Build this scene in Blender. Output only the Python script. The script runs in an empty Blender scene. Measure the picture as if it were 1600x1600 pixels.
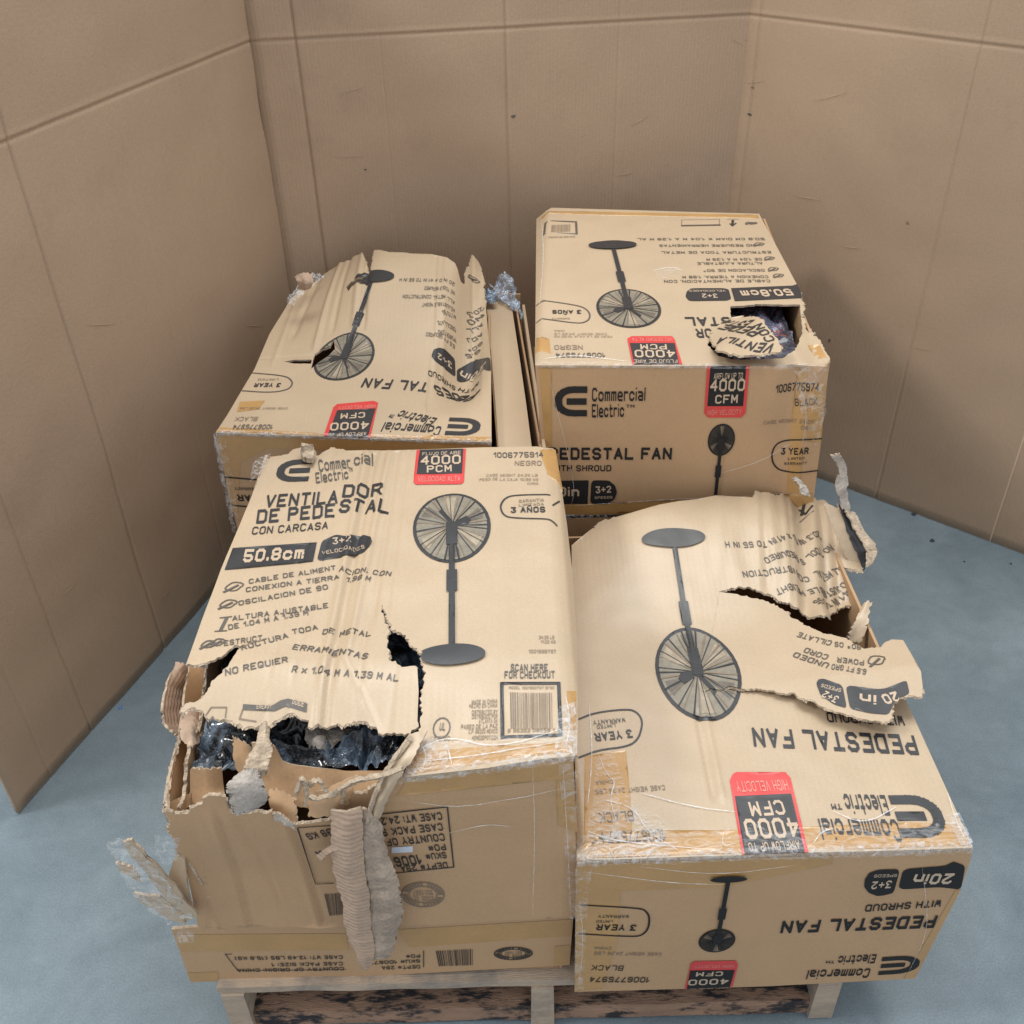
import bpy, bmesh, math, random
from mathutils import Vector, noise
from mathutils.geometry import delaunay_2d_cdt, tessellate_polygon
random.seed(7)
S = bpy.context.scene
COL = S.collection

# ------------------------------------------------------------------ camera
CH, CF, CT, CR = 1.727, 1592.0, 0.6348, -0.0245       # height, focal length in photo pixels, pitch, roll
cam_data = bpy.data.cameras.new('camera')
cam = bpy.data.objects.new('camera', cam_data)
COL.objects.link(cam)
cam_data.sensor_width = 36.0
cam_data.lens = CF / 1600.0 * 36.0
cam_data.clip_end = 100
fw = Vector((0, math.cos(CT), -math.sin(CT)))
dn = Vector((0, -math.sin(CT), -math.cos(CT)))
rt = Vector((1, 0, 0))
cr, sr = math.cos(CR), math.sin(CR)
cx_ = rt * cr - dn * sr        # image +x in the world
cy_ = rt * sr + dn * cr        # image +y (down) in the world
from mathutils import Matrix
cam.matrix_world = Matrix(((cx_.x, -cy_.x, -fw.x, 0), (cx_.y, -cy_.y, -fw.y, 0), (cx_.z, -cy_.z, -fw.z, CH), (0, 0, 0, 1)))
S.camera = cam
EYE = Vector((0, 0, CH))

# ------------------------------------------------------------------ light
w = bpy.data.worlds.new('World'); S.world = w; w.use_nodes = True
wn = w.node_tree.nodes; bgd = wn['Background']
bgd.inputs[0].default_value = (0.93, 0.965, 1.0, 1); bgd.inputs[1].default_value = 0.97
def area(name, loc, tgt, sx, sy, power, col):
    d = bpy.data.lights.new(name, 'AREA'); d.shape = 'RECTANGLE'; d.size = sx; d.size_y = sy
    d.energy = power; d.color = col
    o = bpy.data.objects.new(name, d); COL.objects.link(o); o.location = loc
    o.rotation_euler = (Vector(tgt) - Vector(loc)).to_track_quat('-Z', 'Y').to_euler()
    return o
area('hall_lamp', (-3.85, 0.49, 4.9), (0.3, 1.9, 0.5), 0.8, 0.8, 120, (1.0, 0.96, 0.88))
area('hall_lamp_far', (0.3, 2.5, 4.9), (0.2, 1.7, 0.4), 3.0, 1.8, 136, (1.0, 0.985, 0.93))
S.view_settings.view_transform = 'Standard'; S.view_settings.look = 'None'
S.view_settings.exposure = 0.0; S.view_settings.gamma = 1.0

# ------------------------------------------------------------------ pixel rays -> points on real surfaces
def ray(px, py):
    a = (px - 800) / CF; b = (py - 800) / CF
    return fw + cx_ * a + cy_ * b
def onz(px, py, z):
    r = ray(px, py); return EYE + r * ((z - CH) / r.z)
def ony(px, py, y):
    r = ray(px, py); return EYE + r * (y / r.y)
def onpl(px, py, O, N):
    r = ray(px, py); return EYE + r * ((O - EYE).dot(N) / r.dot(N))
def sm(x, a, b):
    t = (x - a) / (b - a); t = 0 if t < 0 else 1 if t > 1 else t
    return t * t * (3 - 2 * t)

# ------------------------------------------------------------------ materials
def nd(nt, typ, **kw):
    n = nt.nodes.new(typ)
    for k, v in kw.items(): setattr(n, k, v)
    return n
def mat(name, col, rough=.7, var=.12, vscale=9, fine=.06, fscale=260, bump=.15, bscale=160, coat=0, coat_r=.25,
        spec=.5, flute=0, fdir='X', stain=None, metallic=0, bdist=.002, stretch=None):
    m = bpy.data.materials.new(name); m.use_nodes = True; nt = m.node_tree
    p = nt.nodes['Principled BSDF']; L = nt.links.new
    p.inputs['Roughness'].default_value = rough; p.inputs['Metallic'].default_value = metallic
    p.inputs['Specular IOR Level'].default_value = spec
    p.inputs['Coat Weight'].default_value = coat; p.inputs['Coat Roughness'].default_value = coat_r
    tc = nd(nt, 'ShaderNodeTexCoord'); src = tc.outputs['Object']
    if stretch:
        mp = nd(nt, 'ShaderNodeMapping'); mp.inputs['Scale'].default_value = stretch; L(src, mp.inputs[0]); src = mp.outputs[0]
    n1 = nd(nt, 'ShaderNodeTexNoise'); n1.inputs['Scale'].default_value = vscale; n1.inputs['Detail'].default_value = 6; n1.inputs['Roughness'].default_value = .6
    n2 = nd(nt, 'ShaderNodeTexNoise'); n2.inputs['Scale'].default_value = fscale; n2.inputs['Detail'].default_value = 3
    L(src, n1.inputs[0]); L(src, n2.inputs[0])
    r1 = nd(nt, 'ShaderNodeMapRange'); r1.inputs[1].default_value = .3; r1.inputs[2].default_value = .7; r1.inputs[3].default_value = 1 - var; r1.inputs[4].default_value = 1 + var
    r2 = nd(nt, 'ShaderNodeMapRange'); r2.inputs[1].default_value = .3; r2.inputs[2].default_value = .7; r2.inputs[3].default_value = 1 - fine; r2.inputs[4].default_value = 1 + fine
    L(n1.outputs[0], r1.inputs[0]); L(n2.outputs[0], r2.inputs[0])
    mu = nd(nt, 'ShaderNodeMath', operation='MULTIPLY'); L(r1.outputs[0], mu.inputs[0]); L(r2.outputs[0], mu.inputs[1])
    vm = nd(nt, 'ShaderNodeVectorMath', operation='SCALE'); vm.inputs[0].default_value = col; L(mu.outputs[0], vm.inputs['Scale'])
    out = vm.outputs[0]
    if stain:
        n3 = nd(nt, 'ShaderNodeTexNoise'); n3.inputs['Scale'].default_value = stain[1]; n3.inputs['Detail'].default_value = 8; n3.inputs['Roughness'].default_value = .7
        if len(stain) > 4:
            mp3 = nd(nt, 'ShaderNodeMapping'); mp3.inputs['Scale'].default_value = stain[4]; mp3.inputs['Rotation'].default_value = stain[5]; L(tc.outputs['Object'], mp3.inputs[0]); L(mp3.outputs[0], n3.inputs[0])
        else: L(tc.outputs['Object'], n3.inputs[0])
        r3 = nd(nt, 'ShaderNodeMapRange'); r3.inputs[1].default_value = stain[2]; r3.inputs[2].default_value = stain[3]
        L(n3.outputs[0], r3.inputs[0])
        mx = nd(nt, 'ShaderNodeMix', data_type='RGBA'); L(r3.outputs[0], mx.inputs[0]); L(out, mx.inputs[6]); mx.inputs[7].default_value = (*stain[0], 1)
        out = mx.outputs[2]
    L(out, p.inputs['Base Color'])
    if bump:
        bp = nd(nt, 'ShaderNodeBump'); bp.inputs['Strength'].default_value = bump; bp.inputs['Distance'].default_value = bdist
        n4 = nd(nt, 'ShaderNodeTexNoise'); n4.inputs['Scale'].default_value = bscale; n4.inputs['Detail'].default_value = 4; L(src, n4.inputs[0])
        hsrc = n4.outputs[0]
        if flute:
            wv = nd(nt, 'ShaderNodeTexWave', bands_direction=fdir); wv.inputs['Scale'].default_value = flute; wv.inputs['Distortion'].default_value = .6
            L(tc.outputs['Object'], wv.inputs[0])
            ad = nd(nt, 'ShaderNodeMath', operation='MULTIPLY_ADD'); L(wv.outputs[1], ad.inputs[0]); ad.inputs[1].default_value = .35; L(n4.outputs[0], ad.inputs[2]); hsrc = ad.outputs[0]
        L(hsrc, bp.inputs['Height']); L(bp.outputs[0], p.inputs['Normal'])
        if coat: L(bp.outputs[0], p.inputs['Coat Normal'])
    return m
M = {}
KR_LIT = (.47, .358, .240)
M['kraft'] = mat('kraft_cardboard', KR_LIT, .55, .05, 7, .05, 330, .10, 120, coat=.75, coat_r=.36, flute=30, fdir='X')  # paler base: the sheen on the box tops is put into the colour
M['kraft_side'] = mat('kraft_cardboard_side', (.455, .288, .160), .62, .06, 6, .05, 330, .10, 120, flute=30, fdir='X', coat=.08, coat_r=.3)  # same liner in a darker colour, standing in for the duller upright faces
M['inner'] = mat('inner_liner', (.40, .25, .135), .8, .1, 12, .06, 200, .2, 120, flute=38, fdir='X')
M['torn'] = mat('torn_fibre', (.44, .35, .26), .95, .30, 60, .18, 300, .9, 220, bdist=.004)
M['grey_torn'] = mat('torn_grey_liner', (.41, .365, .325), .95, .18, 40, .12, 260, .7, 200, bdist=.004)
M['flute'] = mat('fluted_medium', (.42, .30, .22), .85, .10, 20, .08, 200, .5, 120, flute=36, fdir='Z', bdist=.004)
M['strip'] = mat('peeled_medium', (.36, .285, .225), .95, .25, 30, .15, 260, .7, 160, bdist=.004)
M['wall'] = mat('wall_cardboard', (.395, .281, .192), .72, .05, 1.6, .09, 420, .30, 150, coat=.05, coat_r=.4, stain=((.30, .21, .145), 3.2, .55, .85), flute=34)
M['ink'] = mat('black_print', (.020, .022, .027), .42, .05, 9, .05, 200, .08, 120, coat=.4, coat_r=.36)
M['ink_soft'] = mat('worn_black_print', (.085, .075, .066), .5, .1, 30, .1, 200, .08, 120, coat=.4, coat_r=.36)
M['ink_faint'] = mat('faint_print', (.22, .165, .12), .5, .1, 30, .1, 200, .08, 120)
M['red'] = mat('red_print', (.60, .035, .035), .45, .06, 20, .05, 200, .08, 120, coat=.7, coat_r=.36)
M['pale_ink'] = mat('knockout_print', (.50, .38, .27), .5, .06, 20, .05, 200, .08, 120, coat=.7, coat_r=.36)
M['pink_ink'] = mat('pink_print', (.66, .22, .18), .5, .06, 20, .05, 200, .08, 120, coat=.7, coat_r=.36)
M['grill'] = mat('grill_print', (.215, .19, .145), .5, .2, 40, .1, 200, .08, 120, coat=.7, coat_r=.36)
M['grill_dark'] = mat('dark_grill_print', (.07, .06, .05), .5, .2, 40, .1, 200, .08, 120, coat=.7, coat_r=.36)
M['ink_side'] = mat('black_print_side', (.018, .018, .019), .6, .05, 9, .05, 200, .08, 120, spec=.25)  # same print, darker: the missing sheen of upright faces is put into the colour
M['ink_soft_side'] = mat('worn_black_print_side', (.050, .043, .038), .65, .1, 30, .1, 200, .08, 120, spec=.25)
M['grill_dark_side'] = mat('dark_grill_print_side', (.055, .045, .035), .6, .2, 40, .1, 200, .08, 120, spec=.25)
M['grill_light'] = mat('grill_print_light', (.33, .275, .20), .5, .2, 40, .1, 200, .08, 120, coat=.7, coat_r=.36)
M['grill_mid'] = mat('grill_print_mid', (.12, .105, .085), .5, .2, 40, .1, 200, .08, 120, coat=.7, coat_r=.36)
M['tape'] = mat('packing_tape', (.45, .262, .10), .26, .08, 14, .04, 200, .25, 40, coat=.5, coat_r=.12, bdist=.003)
M['black'] = mat('black_metal', (.008, .009, .011), .35, .1, 9, 0, 200, .1, 60)
def bag_mat(name, lo, hi, vein=None, sc=10):
    m = bpy.data.materials.new(name); m.use_nodes = True; nt = m.node_tree; L = nt.links.new; p = nt.nodes['Principled BSDF']
    p.inputs['Roughness'].default_value = .13; p.inputs['Coat Weight'].default_value = .8; p.inputs['Coat Roughness'].default_value = .06
    tc = nd(nt, 'ShaderNodeTexCoord'); n = nd(nt, 'ShaderNodeTexNoise'); n.inputs['Scale'].default_value = sc; n.inputs['Detail'].default_value = 6; n.inputs['Distortion'].default_value = 1.6; L(tc.outputs['Object'], n.inputs[0])
    c = nd(nt, 'ShaderNodeValToRGB'); e = c.color_ramp.elements; e[0].position = .44; e[0].color = (*lo, 1); e[1].position = .66; e[1].color = (*hi, 1); L(n.outputs[0], c.inputs[0]); out = c.outputs[0]
    if vein:
        n5 = nd(nt, 'ShaderNodeTexNoise'); n5.inputs['Scale'].default_value = 16; n5.inputs['Detail'].default_value = 2; n5.inputs['Distortion'].default_value = 2; L(tc.outputs['Object'], n5.inputs[0])
        r = nd(nt, 'ShaderNodeMath', operation='COMPARE'); r.inputs[1].default_value = .5; r.inputs[2].default_value = .012; L(n5.outputs[0], r.inputs[0])
        mx = nd(nt, 'ShaderNodeMix', data_type='RGBA'); L(r.outputs[0], mx.inputs[0]); L(out, mx.inputs[6]); mx.inputs[7].default_value = (*vein, 1); out = mx.outputs[2]
    L(out, p.inputs['Base Color'])
    n2 = nd(nt, 'ShaderNodeTexVoronoi'); n2.feature = 'DISTANCE_TO_EDGE'; n2.inputs['Scale'].default_value = 38; L(n.outputs[1], n2.inputs[0])
    n3 = nd(nt, 'ShaderNodeTexNoise'); n3.inputs['Scale'].default_value = 70; n3.inputs['Detail'].default_value = 4; n3.inputs['Distortion'].default_value = 2; L(tc.outputs['Object'], n3.inputs[0])
    b = nd(nt, 'ShaderNodeBump'); b.inputs['Strength'].default_value = 1; b.inputs['Distance'].default_value = .010; L(n3.outputs[0], b.inputs['Height']); L(b.outputs[0], p.inputs['Normal'])
    return m
M['bag'] = bag_mat('dark_plastic_bag', (.006, .009, .014), (.23, .31, .42), None, 9)
M['bag_light'] = bag_mat('pale_plastic_bag', (.04, .06, .09), (.22, .30, .40))
M['bag_violet'] = bag_mat('violet_plastic_film', (.035, .04, .065), (.13, .14, .22), (.35, .06, .04))
M['wood'] = mat('pallet_wood', (.42, .33, .25), .85, .16, 5, .1, 120, .5, 60, stretch=(1, 9, 9), stain=((.19, .185, .18), 11, .46, .70), bdist=.004)
M['wood_red'] = mat('stained_pallet_wood', (.30, .185, .125), .85, .2, 5, .12, 120, .5, 60, stretch=(2, 9, 9), stain=((.022, .02, .024), 34, .48, .58, (.45, 1.7, 1), (0, 0, .9)), bdist=.004)
M['sticker'] = mat('pale_sticker', (.60, .66, .75), .4, .05)
M['blue'] = mat('blue_scrap', (.08, .2, .5), .4, .05)
M['dark_bit'] = mat('dark_grit', (.03, .045, .055), .8, .05)

def film(name, white, alpha_lo, alpha_hi, scale, rough=.16, col=(.92, .94, .97), stretch=(1, 1, 1)):
    m = bpy.data.materials.new(name); m.use_nodes = True; nt = m.node_tree; L = nt.links.new
    p = nt.nodes['Principled BSDF']; p.inputs['Base Color'].default_value = (*col, 1)
    p.inputs['Roughness'].default_value = rough; p.inputs['Specular IOR Level'].default_value = .8
    tc = nd(nt, 'ShaderNodeTexCoord'); mp = nd(nt, 'ShaderNodeMapping'); mp.inputs['Scale'].default_value = stretch; L(tc.outputs['Object'], mp.inputs[0])
    n = nd(nt, 'ShaderNodeTexNoise'); n.inputs['Scale'].default_value = scale; n.inputs['Detail'].default_value = 2.5; n.inputs['Roughness'].default_value = .5; n.inputs['Distortion'].default_value = 2.6
    L(mp.outputs[0], n.inputs[0])
    r = nd(nt, 'ShaderNodeMapRange'); r.inputs[1].default_value = .42; r.inputs[2].default_value = .74; r.inputs[3].default_value = alpha_lo; r.inputs[4].default_value = alpha_hi
    L(n.outputs[0], r.inputs[0]); L(r.outputs[0], p.inputs['Alpha'])
    b = nd(nt, 'ShaderNodeBump'); b.inputs['Strength'].default_value = 1; b.inputs['Distance'].default_value = .006; L(n.outputs[0], b.inputs['Height']); L(b.outputs[0], p.inputs['Normal'])
    return m
M['wrap'] = film('stretch_wrap', 1, .0, .26, 26, stretch=(1, 2.6, 1))
M['wrap_dense'] = film('crinkled_stretch_wrap', 1, .04, .50, 50, .2, (.8, .83, .88))
M['film_ridge'] = film('film_tension_line', 1, .30, .75, 24, .12, (.93, .94, .97))
M['wrap_clear'] = film('clear_tape_film', 1, .03, .42, 30, col=(.80, .80, .80))
M['bag_film'] = film('blue_plastic_film', 1, .12, .75, 34, .12, (.50, .60, .74))

def floor_mat():
    m = bpy.data.materials.new('concrete_floor'); m.use_nodes = True; nt = m.node_tree; L = nt.links.new
    p = nt.nodes['Principled BSDF']; tc = nd(nt, 'ShaderNodeTexCoord')
    n1 = nd(nt, 'ShaderNodeTexNoise'); n1.inputs['Scale'].default_value = 2.6; n1.inputs['Detail'].default_value = 9; n1.inputs['Roughness'].default_value = .68; n1.inputs['Distortion'].default_value = .7
    n2 = nd(nt, 'ShaderNodeTexNoise'); n2.inputs['Scale'].default_value = 22; n2.inputs['Detail'].default_value = 12; n2.inputs['Roughness'].default_value = .8
    n3 = nd(nt, 'ShaderNodeTexNoise'); n3.inputs['Scale'].default_value = 300
    for n in (n1, n2, n3): L(tc.outputs['Object'], n.inputs[0])
    c1 = nd(nt, 'ShaderNodeValToRGB'); e = c1.color_ramp.elements
    e[0].position = .25; e[0].color = (.118, .162, .192, 1); e[1].position = .80; e[1].color = (.230, .288, .325, 1)
    L(n1.outputs[0], c1.inputs[0])
    r2 = nd(nt, 'ShaderNodeMapRange'); r2.inputs[1].default_value = .3; r2.inputs[2].default_value = .7; r2.inputs[3].default_value = .88; r2.inputs[4].default_value = 1.10; L(n2.outputs[0], r2.inputs[0])
    r3 = nd(nt, 'ShaderNodeMapRange'); r3.inputs[1].default_value = .3; r3.inputs[2].default_value = .7; r3.inputs[3].default_value = .86; r3.inputs[4].default_value = 1.14; L(n3.outputs[0], r3.inputs[0])
    mu = nd(nt, 'ShaderNodeMath', operation='MULTIPLY'); L(r2.outputs[0], mu.inputs[0]); L(r3.outputs[0], mu.inputs[1])
    v = nd(nt, 'ShaderNodeVectorMath', operation='SCALE'); L(c1.outputs[0], v.inputs[0]); L(mu.outputs[0], v.inputs['Scale'])
    L(v.outputs[0], p.inputs['Base Color'])
    rr = nd(nt, 'ShaderNodeMapRange'); rr.inputs[3].default_value = .28; rr.inputs[4].default_value = .55; L(n2.outputs[0], rr.inputs[0]); L(rr.outputs[0], p.inputs['Roughness'])
    b = nd(nt, 'ShaderNodeBump'); b.inputs['Strength'].default_value = .15; b.inputs['Distance'].default_value = .002; L(n3.outputs[0], b.inputs['Height']); L(b.outputs[0], p.inputs['Normal'])
    return m
M['floor'] = floor_mat()

# ------------------------------------------------------------------ objects
def thing(name, label, cat, loc, group=None):
    o = bpy.data.objects.new(name, None); COL.objects.link(o); o.location = loc
    o.empty_display_size = .1; o['label'] = label; o['category'] = cat
    if group: o['group'] = group
    return o
def base_of(parent):
    v = Vector((0, 0, 0)); q = parent
    while q is not None: v = v + q.location; q = q.parent
    return v
def mesh(name, verts, faces, mats, parent=None, fm=None, smooth=False, loc=None):
    me = bpy.data.meshes.new(name)
    b = base_of(parent) if parent else (Vector(loc) if loc is not None else Vector((0, 0, 0)))
    me.from_pydata([tuple(Vector(v) - b) for v in verts], [], faces)
    if not isinstance(mats, (list, tuple)): mats = [mats]
    for m in mats: me.materials.append(m)
    if fm: me.polygons.foreach_set('material_index', fm)
    if smooth: me.polygons.foreach_set('use_smooth', [True] * len(me.polygons))
    me.update()
    o = bpy.data.objects.new(name, me); COL.objects.link(o)
    if parent: o.parent = parent
    elif loc is not None: o.location = loc
    return o
def join(parts):           # [(verts, faces, fm)] -> one
    V = []; F = []; G = []
    for v, f, g in parts:
        n = len(V); V += v; F += [tuple(i + n for i in q) for q in f]; G += g
    return V, F, G
def boxgeo(p0, ux, uy, uz):
    p0 = Vector(p0); c = [p0 + ux * a + uy * b + uz * d for d in (0, 1) for b in (0, 1) for a in (0, 1)]
    f = [(0, 2, 3, 1), (4, 5, 7, 6), (0, 1, 5, 4), (2, 6, 7, 3), (0, 4, 6, 2), (1, 3, 7, 5)]
    if ux.cross(uy).dot(uz) < 0: f = [tuple(reversed(q)) for q in f]
    return c, f, [0] * 6

class Face:
    """a cardboard face: a plane with axes U, V, outward normal N and a height field h(u, v)"""
    def __init__(s, O, X, up=None, h=None):
        s.O = Vector(O); s.U = (Vector(X) - s.O).normalized()
        s.V = Vector(up); s.V = (s.V - s.U * s.V.dot(s.U)).normalized(); s.N = s.U.cross(s.V)
        s.hs = None; s.top = .13; s.low = -.13; s.h = h; s.L = (Vector(X) - s.O).length
    def P(s, u, v, off=0):
        d = off + (s.h(u, v) if s.h else 0)
        return s.O + s.U * u + s.V * v + s.N * d
    def flat(s, px, py, d=0):
        q = onpl(px, py, s.O + s.N * d, s.N) - s.O
        return (q.dot(s.U), q.dot(s.V))
    def uv(s, px, py, sm_=False):
        u, v = s.flat(px, py)
        if s.h:
            H_ = s.hs if (sm_ and s.hs) else s.h
            d = s.top; st = .004; last = d
            while d > s.low:                      # first point where the ray meets the bent surface
                u, v = s.flat(px, py, d)
                if H_(u, v) >= d: break
                last = d; d -= st
            lo, hi = d, last
            for _ in range(8):
                m = (lo + hi) / 2; u, v = s.flat(px, py, m)
                if H_(u, v) >= m: lo = m
                else: hi = m
        return (u, v)
class Sheet:
    """a bent piece of cardboard through a grid of control points"""
    def __init__(s, rows, amp=.0, freq=30, seed=0):
        s.G = rows; s.amp = amp; s.fr = freq; s.sd = seed
    def base(s, u, v):
        G = s.G; nr = len(G) - 1; nc = len(G[0]) - 1
        def cr(a, b, c, d, t): return .5 * ((2 * b) + (c - a) * t + (2 * a - 5 * b + 4 * c - d) * t * t + (3 * b - a - 3 * c + d) * t ** 3)
        def line(R, t, n):
            x = min(max(t, 0), 1) * n; i = min(int(x), n - 1); f = x - i
            g = lambda k: R[k] if 0 <= k <= n else (R[0] * 2 - R[1] if k < 0 else R[n] * 2 - R[n - 1])
            return cr(g(i - 1), g(i), g(i + 1), g(i + 2), f)
        return line([line(R, u, nc) for R in G], v, nr)
    def P(s, u, v, off=0):
        e = .01; p = s.base(u, v)
        du = s.base(min(u + e, 1), v) - s.base(max(u - e, 0), v); dv = s.base(u, min(v + e, 1)) - s.base(u, max(v - e, 0))
        n = du.cross(dv)
        n = n.normalized() if n.length > 1e-12 else Vector((0, 0, 1))
        k = s.amp * noise.fractal(p * s.fr + Vector((s.sd, 0, 0)), 1, 2, 3) if s.amp else 0
        return p + n * (off + k)

def pip(x, y, poly):
    c = False; n = len(poly); j = n - 1
    for i in range(n):
        xi, yi = poly[i]; xj, yj = poly[j]
        if (yi > y) != (yj > y) and x < (xj - xi) * (y - yi) / (yj - yi) + xi: c = not c
        j = i
    return c
def jag(pts, torn, amp=.0025, step=.005, seed=0):
    """subdivide an outline; torn segments get a ragged line.  returns points and per-segment torn flags"""
    rnd = random.Random(seed + len(pts)); out = []; fl = []
    n = len(pts)
    for i in range(n):
        a = pts[i]; b = pts[(i + 1) % n]
        L = math.hypot(b[0] - a[0], b[1] - a[1]); t = torn[i]
        k = max(1, int(L / (.0035 if t else .03)))
        nx, ny = (-(b[1] - a[1]) / (L + 1e-9), (b[0] - a[0]) / (L + 1e-9))
        for j in range(k):
            f = j / k; sx = a[0] * 1000 + nx * 3 + L * f * 1000; d = amp * (1.9 * noise.noise(Vector((sx * .045, seed, i * .7))) + .9 * noise.noise(Vector((sx * .17, seed + 3, i * .7))) + rnd.uniform(-.3, .3) + (rnd.uniform(-1.2, 1.2) if rnd.random() < .12 else 0)) if (t and j) else 0
            out.append((a[0] + (b[0] - a[0]) * f + nx * d, a[1] + (b[1] - a[1]) * f + ny * d)); fl.append(t)
    return out, fl
def tri_region(polys, step=None, clip=None, holes=()):
    """union of polygons (list of uv loops, or triangles), triangulated; extra grid points so that it can bend"""
    V = []; E = []; Fc = []
    for p in polys:
        n = len(V); V += [Vector((a, b)) for a, b in p]
        idx = list(range(n, n + len(p)))
        ar = sum(p[i][0] * p[(i + 1) % len(p)][1] - p[(i + 1) % len(p)][0] * p[i][1] for i in range(len(p)))
        if ar < 0: idx.reverse()
        Fc.append(idx)
    if step:
        x0 = min(v.x for v in V); x1 = max(v.x for v in V); y0 = min(v.y for v in V); y1 = max(v.y for v in V)
        boxes = [(min(a for a, b in p), max(a for a, b in p), min(b for a, b in p), max(b for a, b in p), p) for p in polys]
        i0 = int(math.floor(x0 / step)); i1 = int(math.ceil(x1 / step)); j0 = int(math.floor(y0 / step)); j1 = int(math.ceil(y1 / step))
        for i in range(i0, i1 + 1):
            for j in range(j0, j1 + 1):
                x = i * step + (j % 2) * step * .5; y = j * step
                for bx in boxes:
                    if bx[0] < x < bx[1] and bx[2] < y < bx[3] and pip(x, y, bx[4]): V.append(Vector((x, y))); break
    if clip:
        n = len(V); V += [Vector(q) for q in clip]; E += [(n + i, n + (i + 1) % len(clip)) for i in range(len(clip))]
    for hl in holes:
        n = len(V); V += [Vector(q) for q in hl]; E += [(n + i, n + (i + 1) % len(hl)) for i in range(len(hl))]
    ov, oe, of, _, _, ids = delaunay_2d_cdt(V, E, Fc, 0, 1e-7, True)
    F = []
    for f, i in zip(of, ids):
        if not i: continue
        if clip:
            x = sum(ov[k].x for k in f) / len(f); y = sum(ov[k].y for k in f) / len(f)
            if not pip(x, y, clip): continue
        if holes:
            x = sum(ov[k].x for k in f) / len(f); y = sum(ov[k].y for k in f) / len(f)
            if any(pip(x, y, hl) for hl in holes): continue
        F.append(tuple(f))
    used = sorted({k for f in F for k in f}); mp = {k: i for i, k in enumerate(used)}
    return [(ov[k].x, ov[k].y) for k in used], [tuple(mp[k] for k in f) for f in F]

def panel(name, face, pts, parent, mats=None, torn=None, th=.005, step=.008, px=True, amp=.0034, seed=0, frill=True, holes=()):
    """a cardboard panel with thickness; mats = outside, rim, inside"""
    mats = mats or (M['kraft'], M['torn'], M['inner'])
    if torn is None: torn = [len(q) > 2 for q in pts]
    uvp = [face.uv(q[0], q[1]) if px else (q[0], q[1]) for q in pts]
    ol, fl = jag(uvp, torn, amp, .005, seed)
    hls = [jag([face.uv(*q) for q in hl], [True] * len(hl), amp * .35, .004, seed + 5)[0] for hl in holes]
    V2, T = tri_region([ol], step, None, hls)
    n = len(V2)
    V = [face.P(u, v) for u, v in V2] + [face.P(u, v, -th) for u, v in V2]
    F = list(T) + [tuple(k + n for k in reversed(t)) for t in T]
    G = [0] * len(T) + [2] * len(T)
    cnt = {}
    for t in T:
        for i in range(len(t)):
            a, b = t[i], t[(i + 1) % len(t)]; cnt[(a, b)] = 1
    for (a, b) in list(cnt):
        if (b, a) not in cnt:
            q = len(V); V += [V[b], V[a], V[a + n], V[b + n]]; F.append((q, q + 1, q + 2, q + 3)); G.append(1)
    o = mesh(name, V, F, mats, parent, G)
    for i, p in enumerate(o.data.polygons): p.use_smooth = G[i] == 0
    if frill and any(torn):       # ragged inner layers sticking out along the tear
        rnd = random.Random(seed * 7 + 3); fv = []; ff = []
        m = len(ol); ar = sum(ol[i][0] * ol[(i + 1) % m][1] - ol[(i + 1) % m][0] * ol[i][1] for i in range(m)); sg = 1 if ar > 0 else -1
        for i in range(m):
            if not fl[i]: continue
            a = ol[i]; b = ol[(i + 1) % m]; L = math.hypot(b[0] - a[0], b[1] - a[1])
            if L < 1e-6: continue
            nx, ny = (b[1] - a[1]) / L * sg, -(b[0] - a[0]) / L * sg
            k = len(fv); mid = .5
            nz = noise.noise(Vector((a[0] * 38, a[1] * 38, seed + 2)))
            if nz < -.12: continue
            w1 = (.0012 + .0045 * (nz + .12)) * rnd.uniform(.6, 1.2)
            d1 = -rnd.uniform(.0005, .005)
            fv += [face.P(a[0], a[1], -.0006), face.P(b[0], b[1], -.0006),
                   face.P(b[0] + nx * w1 * rnd.uniform(.5, 1), b[1] + ny * w1 * rnd.uniform(.5, 1), d1),
                   face.P(a[0] + nx * w1, a[1] + ny * w1, d1)]
            ff.append((k, k + 1, k + 2, k + 3) if sg < 0 else (k + 3, k + 2, k + 1, k))
        mesh('torn_edge', fv, ff, M['torn'], parent)['kind'] = 'stuff'
    return o, ol
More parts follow.
